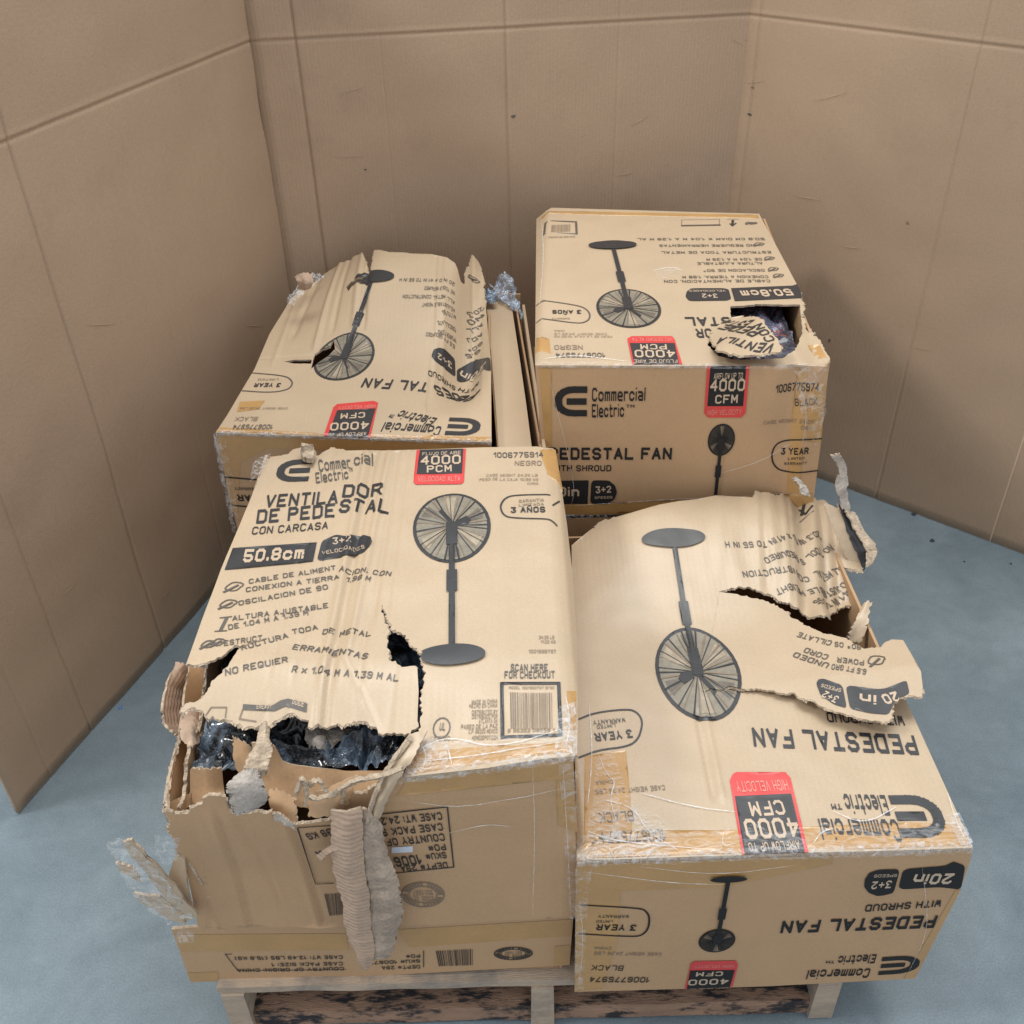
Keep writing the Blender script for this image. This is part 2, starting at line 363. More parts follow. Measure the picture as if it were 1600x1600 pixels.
def sheet(name, rows, parent, mats=None, nu=14, nv=14, th=.004, amp=.0, freq=30, seed=0, jagged='lrtb', ja=.004, flutes=0):
    """bent loose piece; rows of (px, py, world y) control points"""
    mats = mats or (M['kraft'], M['torn'], M['inner'])
    G = [[ony(*q) if not isinstance(q, Vector) else q for q in r] for r in rows]
    s = Sheet(G, amp, freq, seed); rnd = random.Random(seed + 11)
    W = (G[0][-1] - G[0][0]).length + 1e-6; H = (G[-1][0] - G[0][0]).length + 1e-6
    jl = [rnd.uniform(-ja, ja) / W if 'l' in jagged else 0 for _ in range(nv + 1)]
    jr = [rnd.uniform(-ja, ja) / W if 'r' in jagged else 0 for _ in range(nv + 1)]
    jt = [rnd.uniform(-ja, ja) / H if 't' in jagged else 0 for _ in range(nu + 1)]
    jb = [rnd.uniform(-ja, ja) / H if 'b' in jagged else 0 for _ in range(nu + 1)]
    V = []; sgn = 1
    q0 = s.base(.5, .5); q1 = (s.base(.55, .5) - s.base(.45, .5)).cross(s.base(.5, .55) - s.base(.5, .45))
    if q1.dot(EYE - q0) < 0: sgn = -1
    for k in (0, -th * sgn):
        for j in range(nv + 1):
            for i in range(nu + 1):
                u = i / nu; v = j / nv
                if i == 0: u = max(0, jl[j])
                if i == nu: u = min(1, 1 + jr[j])
                if j == 0: v = max(0, jt[i])
                if j == nv: v = min(1, 1 + jb[i])
                fo = flutes * (math.sin(v * H * 780 + 2 * noise.noise(Vector((u * 2, v * 5, seed)))) + 1.5 * noise.noise(Vector((u * .8, v * H * 160, seed)))) if flutes else 0
                V.append(s.P(u, v, k + fo))
    n = (nu + 1) * (nv + 1); F = []; Gm = []
    I = lambda i, j: j * (nu + 1) + i
    for j in range(nv):
        for i in range(nu):
            F.append((I(i, j), I(i + 1, j), I(i + 1, j + 1), I(i, j + 1))); Gm.append(0)
            F.append((I(i, j) + n, I(i, j + 1) + n, I(i + 1, j + 1) + n, I(i + 1, j) + n)); Gm.append(2)
    R = []
    for i in range(nu): R += [(I(i + 1, 0), I(i, 0), I(i, 0) + n, I(i + 1, 0) + n), (I(i, nv), I(i + 1, nv), I(i + 1, nv) + n, I(i, nv) + n)]
    for j in range(nv): R += [(I(0, j), I(0, j + 1), I(0, j + 1) + n, I(0, j) + n), (I(nu, j + 1), I(nu, j), I(nu, j) + n, I(nu, j + 1) + n)]
    for r in R:
        q = len(V); V += [V[k] for k in r]; F.append((q, q + 1, q + 2, q + 3)); Gm.append(1)
    if sgn < 0: F = [tuple(reversed(f)) for f in F]
    o = mesh(name, V, F, mats, parent, Gm)
    for i, p in enumerate(o.data.polygons): p.use_smooth = Gm[i] != 1
    return o, s

# ------------------------------------------------------------------ lettering: strokes on a 4 x 6 grid
GL = {'A': '00 26 40|12 32', 'B': '00 06 36 45 44 33 03|33 42 41 30 00', 'C': '41 30 10 01 05 16 36 45', 'D': '00 06 36 45 41 30 00',
 'E': '40 00 06 46|03 33', 'F': '00 06 46|03 33', 'G': '23 43 41 30 10 01 05 16 36 45', 'H': '00 06|40 46|03 43', 'I': '00 06', 'J': '01 10 20 31 36',
 'K': '00 06|46 02|13 40', 'L': '06 00 40', 'M': '00 06 22 46 40', 'N': '00 06 40 46', 'O': '10 30 41 45 36 16 05 01 10', 'P': '00 06 36 45 44 33 03',
 'Q': '10 30 41 45 36 16 05 01 10|22 40', 'R': '00 06 36 45 44 33 03|23 40', 'S': '01 10 30 41 42 33 13 04 05 16 36 45', 'T': '06 46|26 20',
 'U': '06 01 10 30 41 46', 'V': '06 20 46', 'W': '06 10 24 30 46', 'X': '00 46|06 40', 'Y': '06 23 46|23 20', 'Z': '06 46 00 40',
 '0': '10 30 41 45 36 16 05 01 10', '1': '04 26 20', '2': '05 16 36 45 44 00 40', '3': '06 46 23 33 42 41 30 10 01', '4': '30 36 02 42',
 '5': '46 06 03 33 42 41 30 10 01', '6': '45 36 16 05 01 10 30 41 42 33 03', '7': '06 46 10', '8': '13 04 05 16 36 45 44 33 13 02 01 10 30 41 42 33',
 '9': '01 10 30 41 45 36 16 05 04 13 43', '.': '00 01', ',': '01 00', ':': '01 02|04 05', '#': '11 15|31 35|02 42|04 44', '-': '03 33', '+': '03 43|25 21',
 '/': '00 46', '(': '20 01 05 26', ')': '00 21 25 06', '°': '14 34 36 16 14', "'": '06 05',
 'a': '04 34 43 40 10 01 12 42', 'c': '41 30 10 01 03 14 34 43', 'd': '46 40 10 01 03 14 44', 'e': '02 42 43 34 14 03 01 10 40', 'i': '00 04|06 06', 'l': '06 00',
 'm': '00 04 24 20|24 44 40', 'n': '00 04 34 43 40', 'o': '10 30 41 43 34 14 03 01 10', 'r': '00 04 34', 's': '00 30 41 12 03 14 44', 't': '16 10 30|04 34',
 'x': '00 44|04 40', '@': '46 16 05 01 10 40|13 43'}
for k_, b_ in (('Ó', 'O'), ('Ñ', 'N'), ('Í', 'I')): GL[k_] = GL[b_]
WID = {'I': 0, 'i': 0, 'l': 0, '.': 0, ',': 0, ':': 0, "'": 0, '(': 2, ')': 2, '1': 2, 'r': 3, 't': 3, 'J': 3}
LOGO = ([(4.6, 6.0), (2.7, 6.0), (1.75, 5.85), (.95, 5.4), (.35, 4.7), (.05, 3.9), (0, 3.0), (.05, 2.1), (.35, 1.3), (.95, .6), (1.75, .15), (2.7, 0), (4.6, 0)], [(1.9, 3.0), (4.5, 3.0)])
def text_polys(s, wgt):
    """polygons on the glyph grid and total advance"""
    out = []; x = wgt / 2; gap = 1.15 + wgt
    def seg(a, b):
        dx, dy = b[0] - a[0], b[1] - a[1]; L = math.hypot(dx, dy); h = wgt / 2
        if L < 1e-6: dx, dy, L = 0, 1, 1
        ux, uy = dx / L * h * .72, dy / L * h * .72; nx, ny = -dy / L * h, dx / L * h
        out.append([(a[0] - ux + nx, a[1] - uy + ny), (a[0] - ux - nx, a[1] - uy - ny), (b[0] + ux - nx, b[1] + uy - ny), (b[0] + ux + nx, b[1] + uy + ny)])
    for ch in s:
        if ch == ' ': x += 3.2; continue
        if ch == '™':
            for pl in ('06 26|16 14', '34 36 45 56 54'):
                for q in pl.split('|'):
                    c = [(x + int(k[0]) * .8, int(k[1])) for k in q.split()]
                    hw = wgt; wgt *= .5
                    for i in range(len(c) - 1): seg(c[i], c[i + 1])
                    wgt = hw
            x += 4.5; continue
        if ch == '@':
            for c in LOGO:
                c = [(x + q[0], wgt / 2 + q[1] * (6 - wgt) / 6) for q in c]
                for i in range(len(c) - 1): seg(c[i], c[i + 1])
            x += 4.6 + gap; continue
        g = GL.get(ch) or GL.get(ch.upper()) or GL['-']
        for pl in g.split('|'):
            c = []
            for k in pl.split():
                cx, cy = int(k[0]), int(k[1])
                yy = wgt / 2 + cy * (6 - wgt) / 6
                c.append((x + cx * (WID.get(ch, 4) / 4 if WID.get(ch, 4) else 0 if cx == 0 else 1) if ch not in '1rtJ()' else x + cx, yy))
            for i in range(len(c) - 1): seg(c[i], c[i + 1])
        if ch == 'Ñ': seg((x + 1, 7), (x + 3, 7.3))
        if ch == 'Ó': seg((x + 2, 7), (x + 3, 7.8))
        if ch == 'Í': seg((x, 7), (x + 1, 7.8))
        x += WID.get(ch, 4) + gap
    return out, x - gap + wgt / 2

def chaikin(q, closed=False, n=3):
    for _ in range(n):
        r = [] if closed else [q[0]]
        m = len(q)
        for i in range(m if closed else m - 1):
            a, b = q[i], q[(i + 1) % m]; k = .12 if closed else .25
            r += [(a[0] + (b[0] - a[0]) * k, a[1] + (b[1] - a[1]) * k), (b[0] + (a[0] - b[0]) * k, b[1] + (a[1] - b[1]) * k)]
        if not closed: r.append(q[-1])
        q = r
        if closed and _ == 1: break
    return q
class Art:
    """flat print on a surface: layers of polygons in surface coordinates"""
    def __init__(s, face, parent, clip=None, step=None):
        s.holes = (); s.f = face; s.p = parent; s.clip = clip; s.step = step; s.items = {}
        s.cur = 'printed_lettering'
    def uv(s, p): return s.f.uv(p[0], p[1], True) if isinstance(s.f, Face) else p
    def add(s, polys, m, lay=0, name=None):
        if not name: s.k = getattr(s, 'k', 0) + 1; name = s.cur + '#%d' % s.k
        s.items.setdefault(name, {}).setdefault((lay, m), []).extend(polys)
    def poly(s, pts, m='ink', lay=0, name=None):
        q = [s.uv(p) for p in pts]
        if name == 'size_badge' and len(q) > 5: q = chaikin(q, True)
        s.add([q], m, lay, name)
    def T(s, txt, p0, p1, h, m='ink', wgt=1.0, lay=0, va=0, name=None, slant=0):
        a = s.uv(p0); b = s.uv(p1); P, W = text_polys(txt, wgt)
        dx, dy = (b[0] - a[0]) / W, (b[1] - a[1]) / W; L = math.hypot(b[0] - a[0], b[1] - a[1])
        nx, ny = -(b[1] - a[1]) / L * h / 6, (b[0] - a[0]) / L * h / 6
        s.add([[(a[0] + dx * (x + slant * y) + nx * (y - 6 * va), a[1] + dy * (x + slant * y) + ny * (y - 6 * va)) for x, y in q] for q in P], m, lay, name)
    def line(s, pts, wd, m='ink', lay=0, name=None, raw=False):
        q = pts if raw else [s.uv(p) for p in pts]
        if name == 'warranty_badge' and len(q) > 3: q = chaikin(q)
        for a, b in zip(q, q[1:]):
            L = math.hypot(b[0] - a[0], b[1] - a[1]) + 1e-9; ux, uy = (b[0] - a[0]) / L * wd * .4, (b[1] - a[1]) / L * wd * .4; nx, ny = -(b[1] - a[1]) / L * wd / 2, (b[0] - a[0]) / L * wd / 2
            s.add([[(a[0] - ux + nx, a[1] - uy + ny), (a[0] - ux - nx, a[1] - uy - ny), (b[0] + ux - nx, b[1] + uy - ny), (b[0] + ux + nx, b[1] + uy + ny)]], m, lay, name)
    def bars(s, a, b, c, d, n=26, m='ink_soft', name='barcode'):
        a, b, c, d = [s.uv(q) for q in (a, b, c, d)]; rnd = random.Random(5); t = 0; N = 0
        while t < .98:
            w_ = rnd.choice((.012, .018, .03)); 
            e = min(t + w_, 1); l = lambda p, q, k: (p[0] + (q[0] - p[0]) * k, p[1] + (q[1] - p[1]) * k)
            s.add([[l(a, b, t), l(d, c, t), l(d, c, e), l(a, b, e)]], m, 0, name); t = e + rnd.choice((.012, .02, .03))
    def fan(s, c, base, rx, ry, bx, by, dark=False, pole=.0095, tilt=0, name='fan_picture'):
        c = s.uv(c); b = s.uv(base); ux, uy = c[0] - b[0], c[1] - b[1]; L = math.hypot(ux, uy); ux /= L; uy /= L
        vx, vy = uy, -ux
        g = lambda x, y, o=c: (o[0] + vx * x + ux * y, o[1] + vy * x + uy * y)
        ell = lambda a, bb, o=c, n=36, x0=0, y0=0: [g(x0 + a * math.cos(2 * math.pi * i / n), y0 + bb * math.sin(2 * math.pi * i / n), o) for i in range(n)]
        s.add([ell(rx, ry)], 'ink', 0, name)
        s.add([ell(rx * .91, ry * .93)], 'grill_dark' if dark else 'grill', 1, name)
        rnd = random.Random(3); P = []; Q = []; R = []
        for i in range(46):
            a = 2 * math.pi * i / 46 + rnd.uniform(-.02, .02); da = .010 + .016 * rnd.random()
            P.append([g(rx * .1 * math.cos(a - .1), ry * .1 * math.sin(a - .1)), g(rx * .1 * math.cos(a + .1), ry * .1 * math.sin(a + .1)),
                      g(rx * .92 * math.cos(a + da), ry * .94 * math.sin(a + da)), g(rx * .92 * math.cos(a - da), ry * .94 * math.sin(a - da))])
        s.add(P[::3] if not dark else P, 'ink', 3, name)
        if not dark: s.add(P[1::3], 'ink_faint', 3, name)
        for i in range(6):                                  # blades seen through the guard
            a = 2 * math.pi * (i + .3) / 6 + rnd.uniform(-.1, .1)
            arc = [g(rx * .84 * math.cos(a + k * .1), ry * .86 * math.sin(a + k * .1)) for k in range(5)]
            (Q if i % 2 else R).append([g(rx * .16 * math.cos(a), ry * .16 * math.sin(a))] + arc)
        s.add(Q, 'grill_light' if not dark else 'ink_faint', 2, name); s.add(R, 'grill_mid' if not dark else 'grill_dark', 2, name)
        s.add([[g(rx * x, ry * y) for x, y in q] for q in ([(.10, -.02), (.42, .02), (.50, .14), (.38, .26), (.12, .12)], [(-.34, .42), (-.26, .50), (.06, .06), (-.02, .0)])], 'ink', 4, name)
        s.add([ell(rx * .13, ry * .11)], 'ink', 5, name)
        s.line([g(0, 0), g(0, -L * .45), g(0, -L)], pole, 'ink', 5, name, raw=True)
        s.line([g(0, -L * .40), g(0, -L * .52)], pole * 1.8, 'ink', 5, name, raw=True)
        s.line([g(0, 0), g(0, -ry * .45)], pole * 2.0, 'ink', 6, name, raw=True)
        s.add([ell(bx, by, b)], 'ink', 7, name)
    def build(s, off=.0013):
        for nm, d in s.items.items():
            V = []; F = []; G = []; ml = []
            for (lay, m), polys in sorted(d.items(), key=lambda q: q[0][0]):
                v2, t = tri_region(polys, s.step, s.clip, s.holes)
                if not t: continue
                n = len(V); V += [s.f.P(u, v, off + lay * .00035) for u, v in v2]; F += [tuple(k + n for k in q) for q in t]
                if isinstance(s.f, Face) and s.f.N.z < .5 and m + '_side' in M: m = m + '_side'  # upright faces take the darker, shaded copy of the print
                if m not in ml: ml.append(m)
                G += [ml.index(m)] * len(t)
            if V:
                o = mesh(nm.split('#')[0], V, F, [M[k] for k in ml], s.p, G); o.data.polygons.foreach_set('use_smooth', [True] * len(F))

def wrap_strip(parent, face_a, face_b, pxs, wa, wb, m='wrap', name='stretch_wrap', seed=0, amp=.0016, n=90, k=10):
    """a strip of crinkled film folded over the edge between two faces"""
    V = []; F = []; rnd = random.Random(seed)
    pts = pxs; L = [0]
    for a, b in zip(pts, pts[1:]): L.append(L[-1] + math.hypot(b[0] - a[0], b[1] - a[1]))
    for i in range(n + 1):
        t = L[-1] * i / n; j = max(q for q in range(len(pts) - 1) if L[q] <= t + 1e-6); f = (t - L[j]) / (L[j + 1] - L[j])
        p = (pts[j][0] + (pts[j + 1][0] - pts[j][0]) * f, pts[j][1] + (pts[j + 1][1] - pts[j][1]) * f)
        ua = face_a.uv(*p); ub = face_b.uv(*p)
        wi = 1 + .35 * noise.noise(Vector((i * .25, seed, 0))) 
        for j2 in range(k + 1):
            s_ = -1 + 2 * j2 / k
            if s_ < 0: q = face_a.P(ua[0], ua[1] + wa * wi * -s_, .0016); nn = face_a.N
            else: q = face_b.P(ub[0], ub[1] - wb * wi * s_, .0016); nn = face_b.N
            if abs(s_) < .15: nn = (face_a.N + face_b.N).normalized()
            V.append(q + nn * amp * (1.0 + noise.fractal(q * 75 + Vector((seed, 0, 0)), 1, 2, 3)))
    for i in range(n):
        for j2 in range(k):
            a = i * (k + 1) + j2; F.append((a, a + 1, a + k + 2, a + k + 1))
    return mesh(name, V, F, M[m], parent, smooth=True)
def crumple(name, face, pts, m, parent, off=.004, amp=.006, freq=40, step=.006, seed=0, px=True):
    """a crumpled film patch lying on a face"""
    ol = [face.uv(*q) for q in pts] if px else pts
    v2, t = tri_region([ol], step)
    V = []
    for u, v in v2:
        k = noise.fractal(Vector((u * freq, v * freq, seed)), 1, 2, 4); r = abs(noise.noise(Vector((u * freq * .6, v * freq * .6, seed + 9))))
        V.append(face.P(u, v, off + amp * (k * .6 + .5 - r * 1.2)))
    return mesh(name, V, t, m, parent, smooth=True)

# ================================================================== SETTING
g = 8.0
mesh('floor', [(-g, -3, 0), (g, -3, 0), (g, g, 0), (-g, g, 0)], [(0, 1, 2, 3)], M['floor'], loc=(0, 0, 0))['kind'] = 'structure'

def wall(name, label, A, B, top, creases, kinkz=1.215, seed=0, tip=None, kink=.035, dents=16):
    """a standing sheet of corrugated cardboard; creases = vertical scores at distances along it"""
    A = Vector((*A, 0)); B = Vector((*B, 0)); U = (B - A).normalized(); L = (B - A).length; N = U.cross(Vector((0, 0, 1)))
    root = thing(name, label, 'cardboard wall', (A + B) / 2, 'cardboard walls round the pallet')
    rnd = random.Random(seed)
    us = sorted(set([i * .03 for i in range(int(L / .03) + 1)] + [L] + [min(max(c + d, 0), L) for c, _ in creases for d in (-.009, -.004, -.002, 0, .002, .004, .009)]))
    zs = sorted(set([.004 + i * .03 for i in range(int((top - .01) / .03) + 1)] + [top] + [kinkz + d for d in (-.016, -.010, -.006, -.004, -.002, 0, .002, .004, .006, .008, .010, .016)]))
    dl = [(rnd.uniform(0, L), rnd.uniform(.1, kinkz), rnd.uniform(.03, .09), rnd.uniform(-.5, .5), rnd.uniform(-.0016, .0016)) for _ in range(dents)]
    def d(u, z):
        k = .006 * noise.noise(Vector((u * 2.2, z * 2.2, seed))) + .0026 * noise.noise(Vector((u * 9, z * 9, seed)))
        for c, a in creases: k -= a * max(0, 1 - abs(u - c) / .004)
        k -= .0022 * math.exp(-((z - kinkz) / .0035) ** 2)
        k += .0010 * math.exp(-((z - kinkz - .008) / .004) ** 2)
        if z > kinkz: k += kink * (z - kinkz)
        return k
    V = []; 
    for off in (0, -.007):
        for z in zs:
            for u in us:
                zz = z
                if tip and z < tip[1]:
                    pass
                V.append(A + U * u + Vector((0, 0, zz)) + N * (d(u, z) + off))
    n = len(us) * len(zs); nu = len(us); F = []
    for j in range(len(zs) - 1):
        for i in range(nu - 1):
            a = j * nu + i; F.append((a, a + 1, a + nu + 1, a + nu)); F.append((a + n, a + nu + n, a + nu + 1 + n, a + 1 + n))
    for i in range(nu - 1):
        F.append((i + 1, i, i + n, i + 1 + n)); a = (len(zs) - 1) * nu + i; F.append((a, a + 1, a + 1 + n, a + n))
    for j in range(len(zs) - 1):
        a = j * nu; F.append((a, a + nu, a + nu + n, a + n)); a = j * nu + nu - 1; F.append((a + nu, a, a + n, a + nu + n))
    mesh('corrugated_sheet', V, F, M['wall'], root, smooth=True)
    # small dents and scuffs: raised slivers of lifted liner
    for (u, z, w_, sl, a) in dl[:int(dents * .5)]:
        vv = []; ff = []
        m = 8
        for i in range(m + 1):
            x = -w_ / 2 + w_ * i / m; hgt = .0013 * math.sin(math.pi * i / m) + .0003
            bx = u + x; bz = z + sl * x + .002 * noise.noise(Vector((x * 60, z, seed)))
            bx = min(max(bx, .01), L - .01)
            for dz, dd in ((-hgt * 1.2, 0), (0, .0008 * math.sin(math.pi * i / m)), (hgt * 1.2, 0)):
                vv.append(A + U * bx + Vector((0, 0, bz + dz)) + N * (d(bx, bz + dz) + .0005 + dd))
        for i in range(m):
            for k in range(2): q = i * 3 + k; ff.append((q, q + 3, q + 4, q + 1))
        mesh('crease_ridge', vv, ff, M['wall'], root, smooth=True)
    return root, A, U, N, d, L
WL = wall('cardboard_wall', 'left tall brown cardboard wall standing open beside the stack, with a free cut front edge', (-1.030, 1.335), (-.570, 2.585), 1.62, [(.235, .003), (.51, .004), (.10, .0015), (.80, .0009), (1.02, .0008)], seed=1)
WM = wall('cardboard_wall', 'middle tall brown cardboard wall behind the back boxes, with a narrow glued strip at its left', (-.582, 2.5575), (.640, 2.7243), 1.62, [(.105, .006), (.60, .003), (.30, .0008), (.88, .0008)], seed=2, dents=20)
WR = wall('cardboard_wall', 'right tall brown cardboard wall whose foot runs along bare grey floor', (.600, 2.731), (1.80, 1.725), 1.62, [(.577, .0025), (.044, .003), (.27, .0008), (.90, .0012)], seed=3, dents=26)
# marks on the walls
def mark(W, u, z, w_, h_, m='ink_soft', seed=0):
    root, A, U, N, d, L = W; rnd = random.Random(seed); v = []; n = 9
    for i in range(n):
        a = 2 * math.pi * i / n; r = rnd.uniform(.5, 1); x = u + w_ * r * math.cos(a); y = z + h_ * r * math.sin(a)
        v.append(A + U * x + Vector((0, 0, y)) + N * (d(x, y) + .0009))
    mesh('scuff', v, [tuple(range(n))], M[m], root)
mark(WM, .615, 1.012, .009, .0045, 'ink_soft', 1); mark(WM, .235, .905, .004, .003, 'ink_soft', 2)
mark(WR, .045, .985, .010, .0045, 'ink_soft', 3); mark(WR, .50, .80, .006, .005, 'ink_faint', 4); mark(WR, .045, 1.05, .006, .004, 'ink_faint', 5)
mark(WL, .13, .95, .006, .002, 'ink_faint', 6); mark(WR, .36, .44, .004, .006, 'ink_soft', 8)

# ================================================================== PALLET
px0, px1, py0, py1 = -.497, .525, .878, 2.50
pal = thing('wooden_pallet', 'worn wooden pallet on the floor carrying all the damaged boxes', 'pallet', ((px0 + px1) / 2, (py0 + py1) / 2, 0))
def board(name, x0, x1, y0, y1, z0, z1, m, seed=0):
    """a rough plank: slightly uneven box"""
    rnd = random.Random(seed); n = 14; V = []; F = []
    ax = (x1 - x0) > (y1 - y0)
    for i in range(n + 1):
        t = i / n
        for (c, z) in ((0, z0), (1, z0), (1, z1), (0, z1)):
            j = rnd.uniform(-.0012, .0012) * (1 if z0 > .01 or z == z1 else 0)
            if ax: V.append((x0 + (x1 - x0) * t, (y0, y1)[c] + rnd.uniform(-.0015, .0015), z + j))
            else: V.append(((x0, x1)[c] + rnd.uniform(-.0015, .0015), y0 + (y1 - y0) * t, z + j))
    for i in range(n):
        a = i * 4
        for k in range(4):
            q = (a + k, a + (k + 1) % 4, a + 4 + (k + 1) % 4, a + 4 + k); F.append(q if not ax else tuple(reversed(q)))
    e = n * 4
    F += [(0, 1, 2, 3), (e + 3, e + 2, e + 1, e)] if ax else [(3, 2, 1, 0), (e, e + 1, e + 2, e + 3)]
    return mesh(name, V, F, m, pal)
nb = 11; bw = .100; gap = (py1 - py0 - nb * bw) / (nb - 1)
for i in range(nb): board('deck_board', px0 + (.004 if i % 2 else 0), px1 - (.003 if i % 3 else 0), py0 + i * (bw + gap), py0 + i * (bw + gap) + bw, .121, .1385, M['wood'], i)
for i, x in enumerate((px0 + .004, .012, px1 - .044)): board('stringer', x, x + .038, py0 - .004, py1 - .004, .003, .120, M['wood'], 30 + i)
for i in range(5): board('bottom_board', px0 + .006, px1 - .008, py0 + .005 + i * (py1 - py0 - .155) / 4, py0 + .150 + i * (py1 - py0 - .155) / 4, .006, .0455, M['wood_red'], 50 + i)

for bi in range(2):
    for x in (px0 + .014, px0 + .030, .022, .042, px1 - .034, px1 - .016):
        for yy in (.03, .07):
            c = Vector((x, py0 + bi * (bw + gap) + yy, .1392)); n = 8
            mesh('nail_head', [c] + [c + Vector((.0035 * math.cos(2 * math.pi * k / n), .0035 * math.sin(2 * math.pi * k / n), -.0004)) for k in range(n)], [(0, 1 + k, 1 + (k + 1) % n) for k in range(n)], M['dark_bit'], pal)

# ================================================================== BOX HELPERS
def carton(label, top_face, D, Hh, th=.005, left=True, right=True, cat='cardboard box', name='cardboard_box', inset=.004):
    W = top_face.L; f = top_face
    base = f.O + f.U * (W / 2) + f.V * (D / 2) - Vector((0, 0, Hh))
    root = thing(name, label, cat, base)
    dz = Vector((0, 0, -1)); ins = inset
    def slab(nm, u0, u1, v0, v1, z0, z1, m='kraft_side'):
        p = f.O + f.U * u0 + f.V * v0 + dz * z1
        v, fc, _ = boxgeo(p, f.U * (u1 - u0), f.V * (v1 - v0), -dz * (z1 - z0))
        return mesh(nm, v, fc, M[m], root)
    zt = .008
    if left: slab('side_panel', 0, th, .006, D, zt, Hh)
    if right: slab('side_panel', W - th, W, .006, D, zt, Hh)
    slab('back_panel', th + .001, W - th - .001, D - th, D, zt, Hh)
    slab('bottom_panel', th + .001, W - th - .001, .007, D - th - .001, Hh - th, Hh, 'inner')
    return root, slab
def crease(face, a, b, w_, amp, fade=.06):
    a = face.flat(*a); b = face.flat(*b); dx, dy = b[0] - a[0], b[1] - a[1]; L = math.hypot(dx, dy); dx /= L; dy /= L
    def f(u, v):
        t = (u - a[0]) * dx + (v - a[1]) * dy; d = abs(-(u - a[0]) * dy + (v - a[1]) * dx)
        if d > w_: return 0
        e = sm(t, -fade, 0) * (1 - sm(t, L, L + fade))
        return amp * (.5 + .5 * math.cos(math.pi * d / w_)) * e
    return f
def quad_tape(face, parent, pts, step=None, off=.0006, name='packing_tape'):
    uv = [face.uv(*p) for p in pts]; v2, t = tri_region([uv], step or (.006 if face.h else None))
    return mesh(name, [face.P(u, v, off) for u, v in v2], t, M['tape'], parent, smooth=True)
def seal(a, c, rx, ry, name='printed_seal', m='ink_faint'):
    """round maker's certificate as on corrugated board: rings and rows of tiny print"""
    c = a.uv(c)
    def ring(k): return [(c[0] + rx * k * math.cos(i * math.pi / 16), c[1] + ry * k * math.sin(i * math.pi / 16)) for i in range(33)]
    a.line(ring(1), .0022, m, 0, name, raw=True); a.line(ring(.66), .0016, m, 0, name, raw=True)
    for i in range(32):
        t = i * math.pi / 16; 
        if i % 8 == 7: continue
        p = (c[0] + rx * .76 * math.cos(t), c[1] + ry * .76 * math.sin(t)); q = (c[0] + rx * .90 * math.cos(t + .03), c[1] + ry * .90 * math.sin(t + .03))
        a.line([p, q], .003, m, 0, name, raw=True)
    for k in (-.36, -.14, .12, .34):
        P, W = text_polys('BOX CERT' if k > 0 else 'EDGE 32', .9); wd = rx * .95 * math.sqrt(max(.1, 1 - k * k)); s_ = wd / W; hh = ry * .16 / 6
        a.add([[(c[0] + wd / 2 - x * s_, c[1] + ry * k - y * hh) for x, y in q] for q in P], m, 0, name)

# ================================================================== BOX: front left (big torn corner)
Z1 = .684
B = onz(896, 1180, Z1); U1 = Vector((math.cos(-.004), math.sin(-.004), 0)); A1 = B - U1 * .5364
FLt = Face(A1, B, (0, 1, 0)); FLf = Face(A1, B, (0, 0, 1))
_fl = [crease(FLt, (588, 700), (505, 1110), .009, -.005), crease(FLt, (574, 702), (492, 1108), .008, .004), crease(FLt, (622, 705), (585, 950), .006, -.003),
       crease(FLt, (606, 720), (548, 1000), .009, .005), crease(FLt, (576, 960), (548, 1140), .006, -.0025), crease(FLt, (638, 702), (606, 940), .005, -.002), crease(FLt, (770, 720), (800, 1150), .02, .0012), crease(FLt, (535, 1020), (598, 1140), .006, .0025),
       crease(FLt, (548, 705), (440, 1120), .004, -.0015), crease(FLt, (520, 710), (398, 1125), .004, -.001), crease(FLt, (620, 1035), (600, 1140), .005, -.0015)]
def h_fl(u, v, cr_=1):
    k = sum(c(u, v) for c in _fl) * cr_
    k -= min(max(.5364 - u, 0) / .21 * .030, .068) * (1 - sm(v, 0, .19))           # front left corner crushed down
    k -= .022 * sm(u, .520, .585) + max(0, u - .548) * .9                            # right edge rolls over
    k += .0022 * noise.noise(Vector((u * 9, v * 9, 1))) * (1 - sm(u, .38, .45)) + .0008 * noise.noise(Vector((u * 22, v * 22, 4)))
    return k
FLt.h = h_fl; FLt.hs = lambda u, v: h_fl(u, v, 0)
box1, slab1 = carton('front left fan box, near corner ripped open over dark plastic, Spanish print on top', FLt, .742, .35, left=False)
box1['group'] = 'damaged pedestal fan boxes'
T_ = 't'
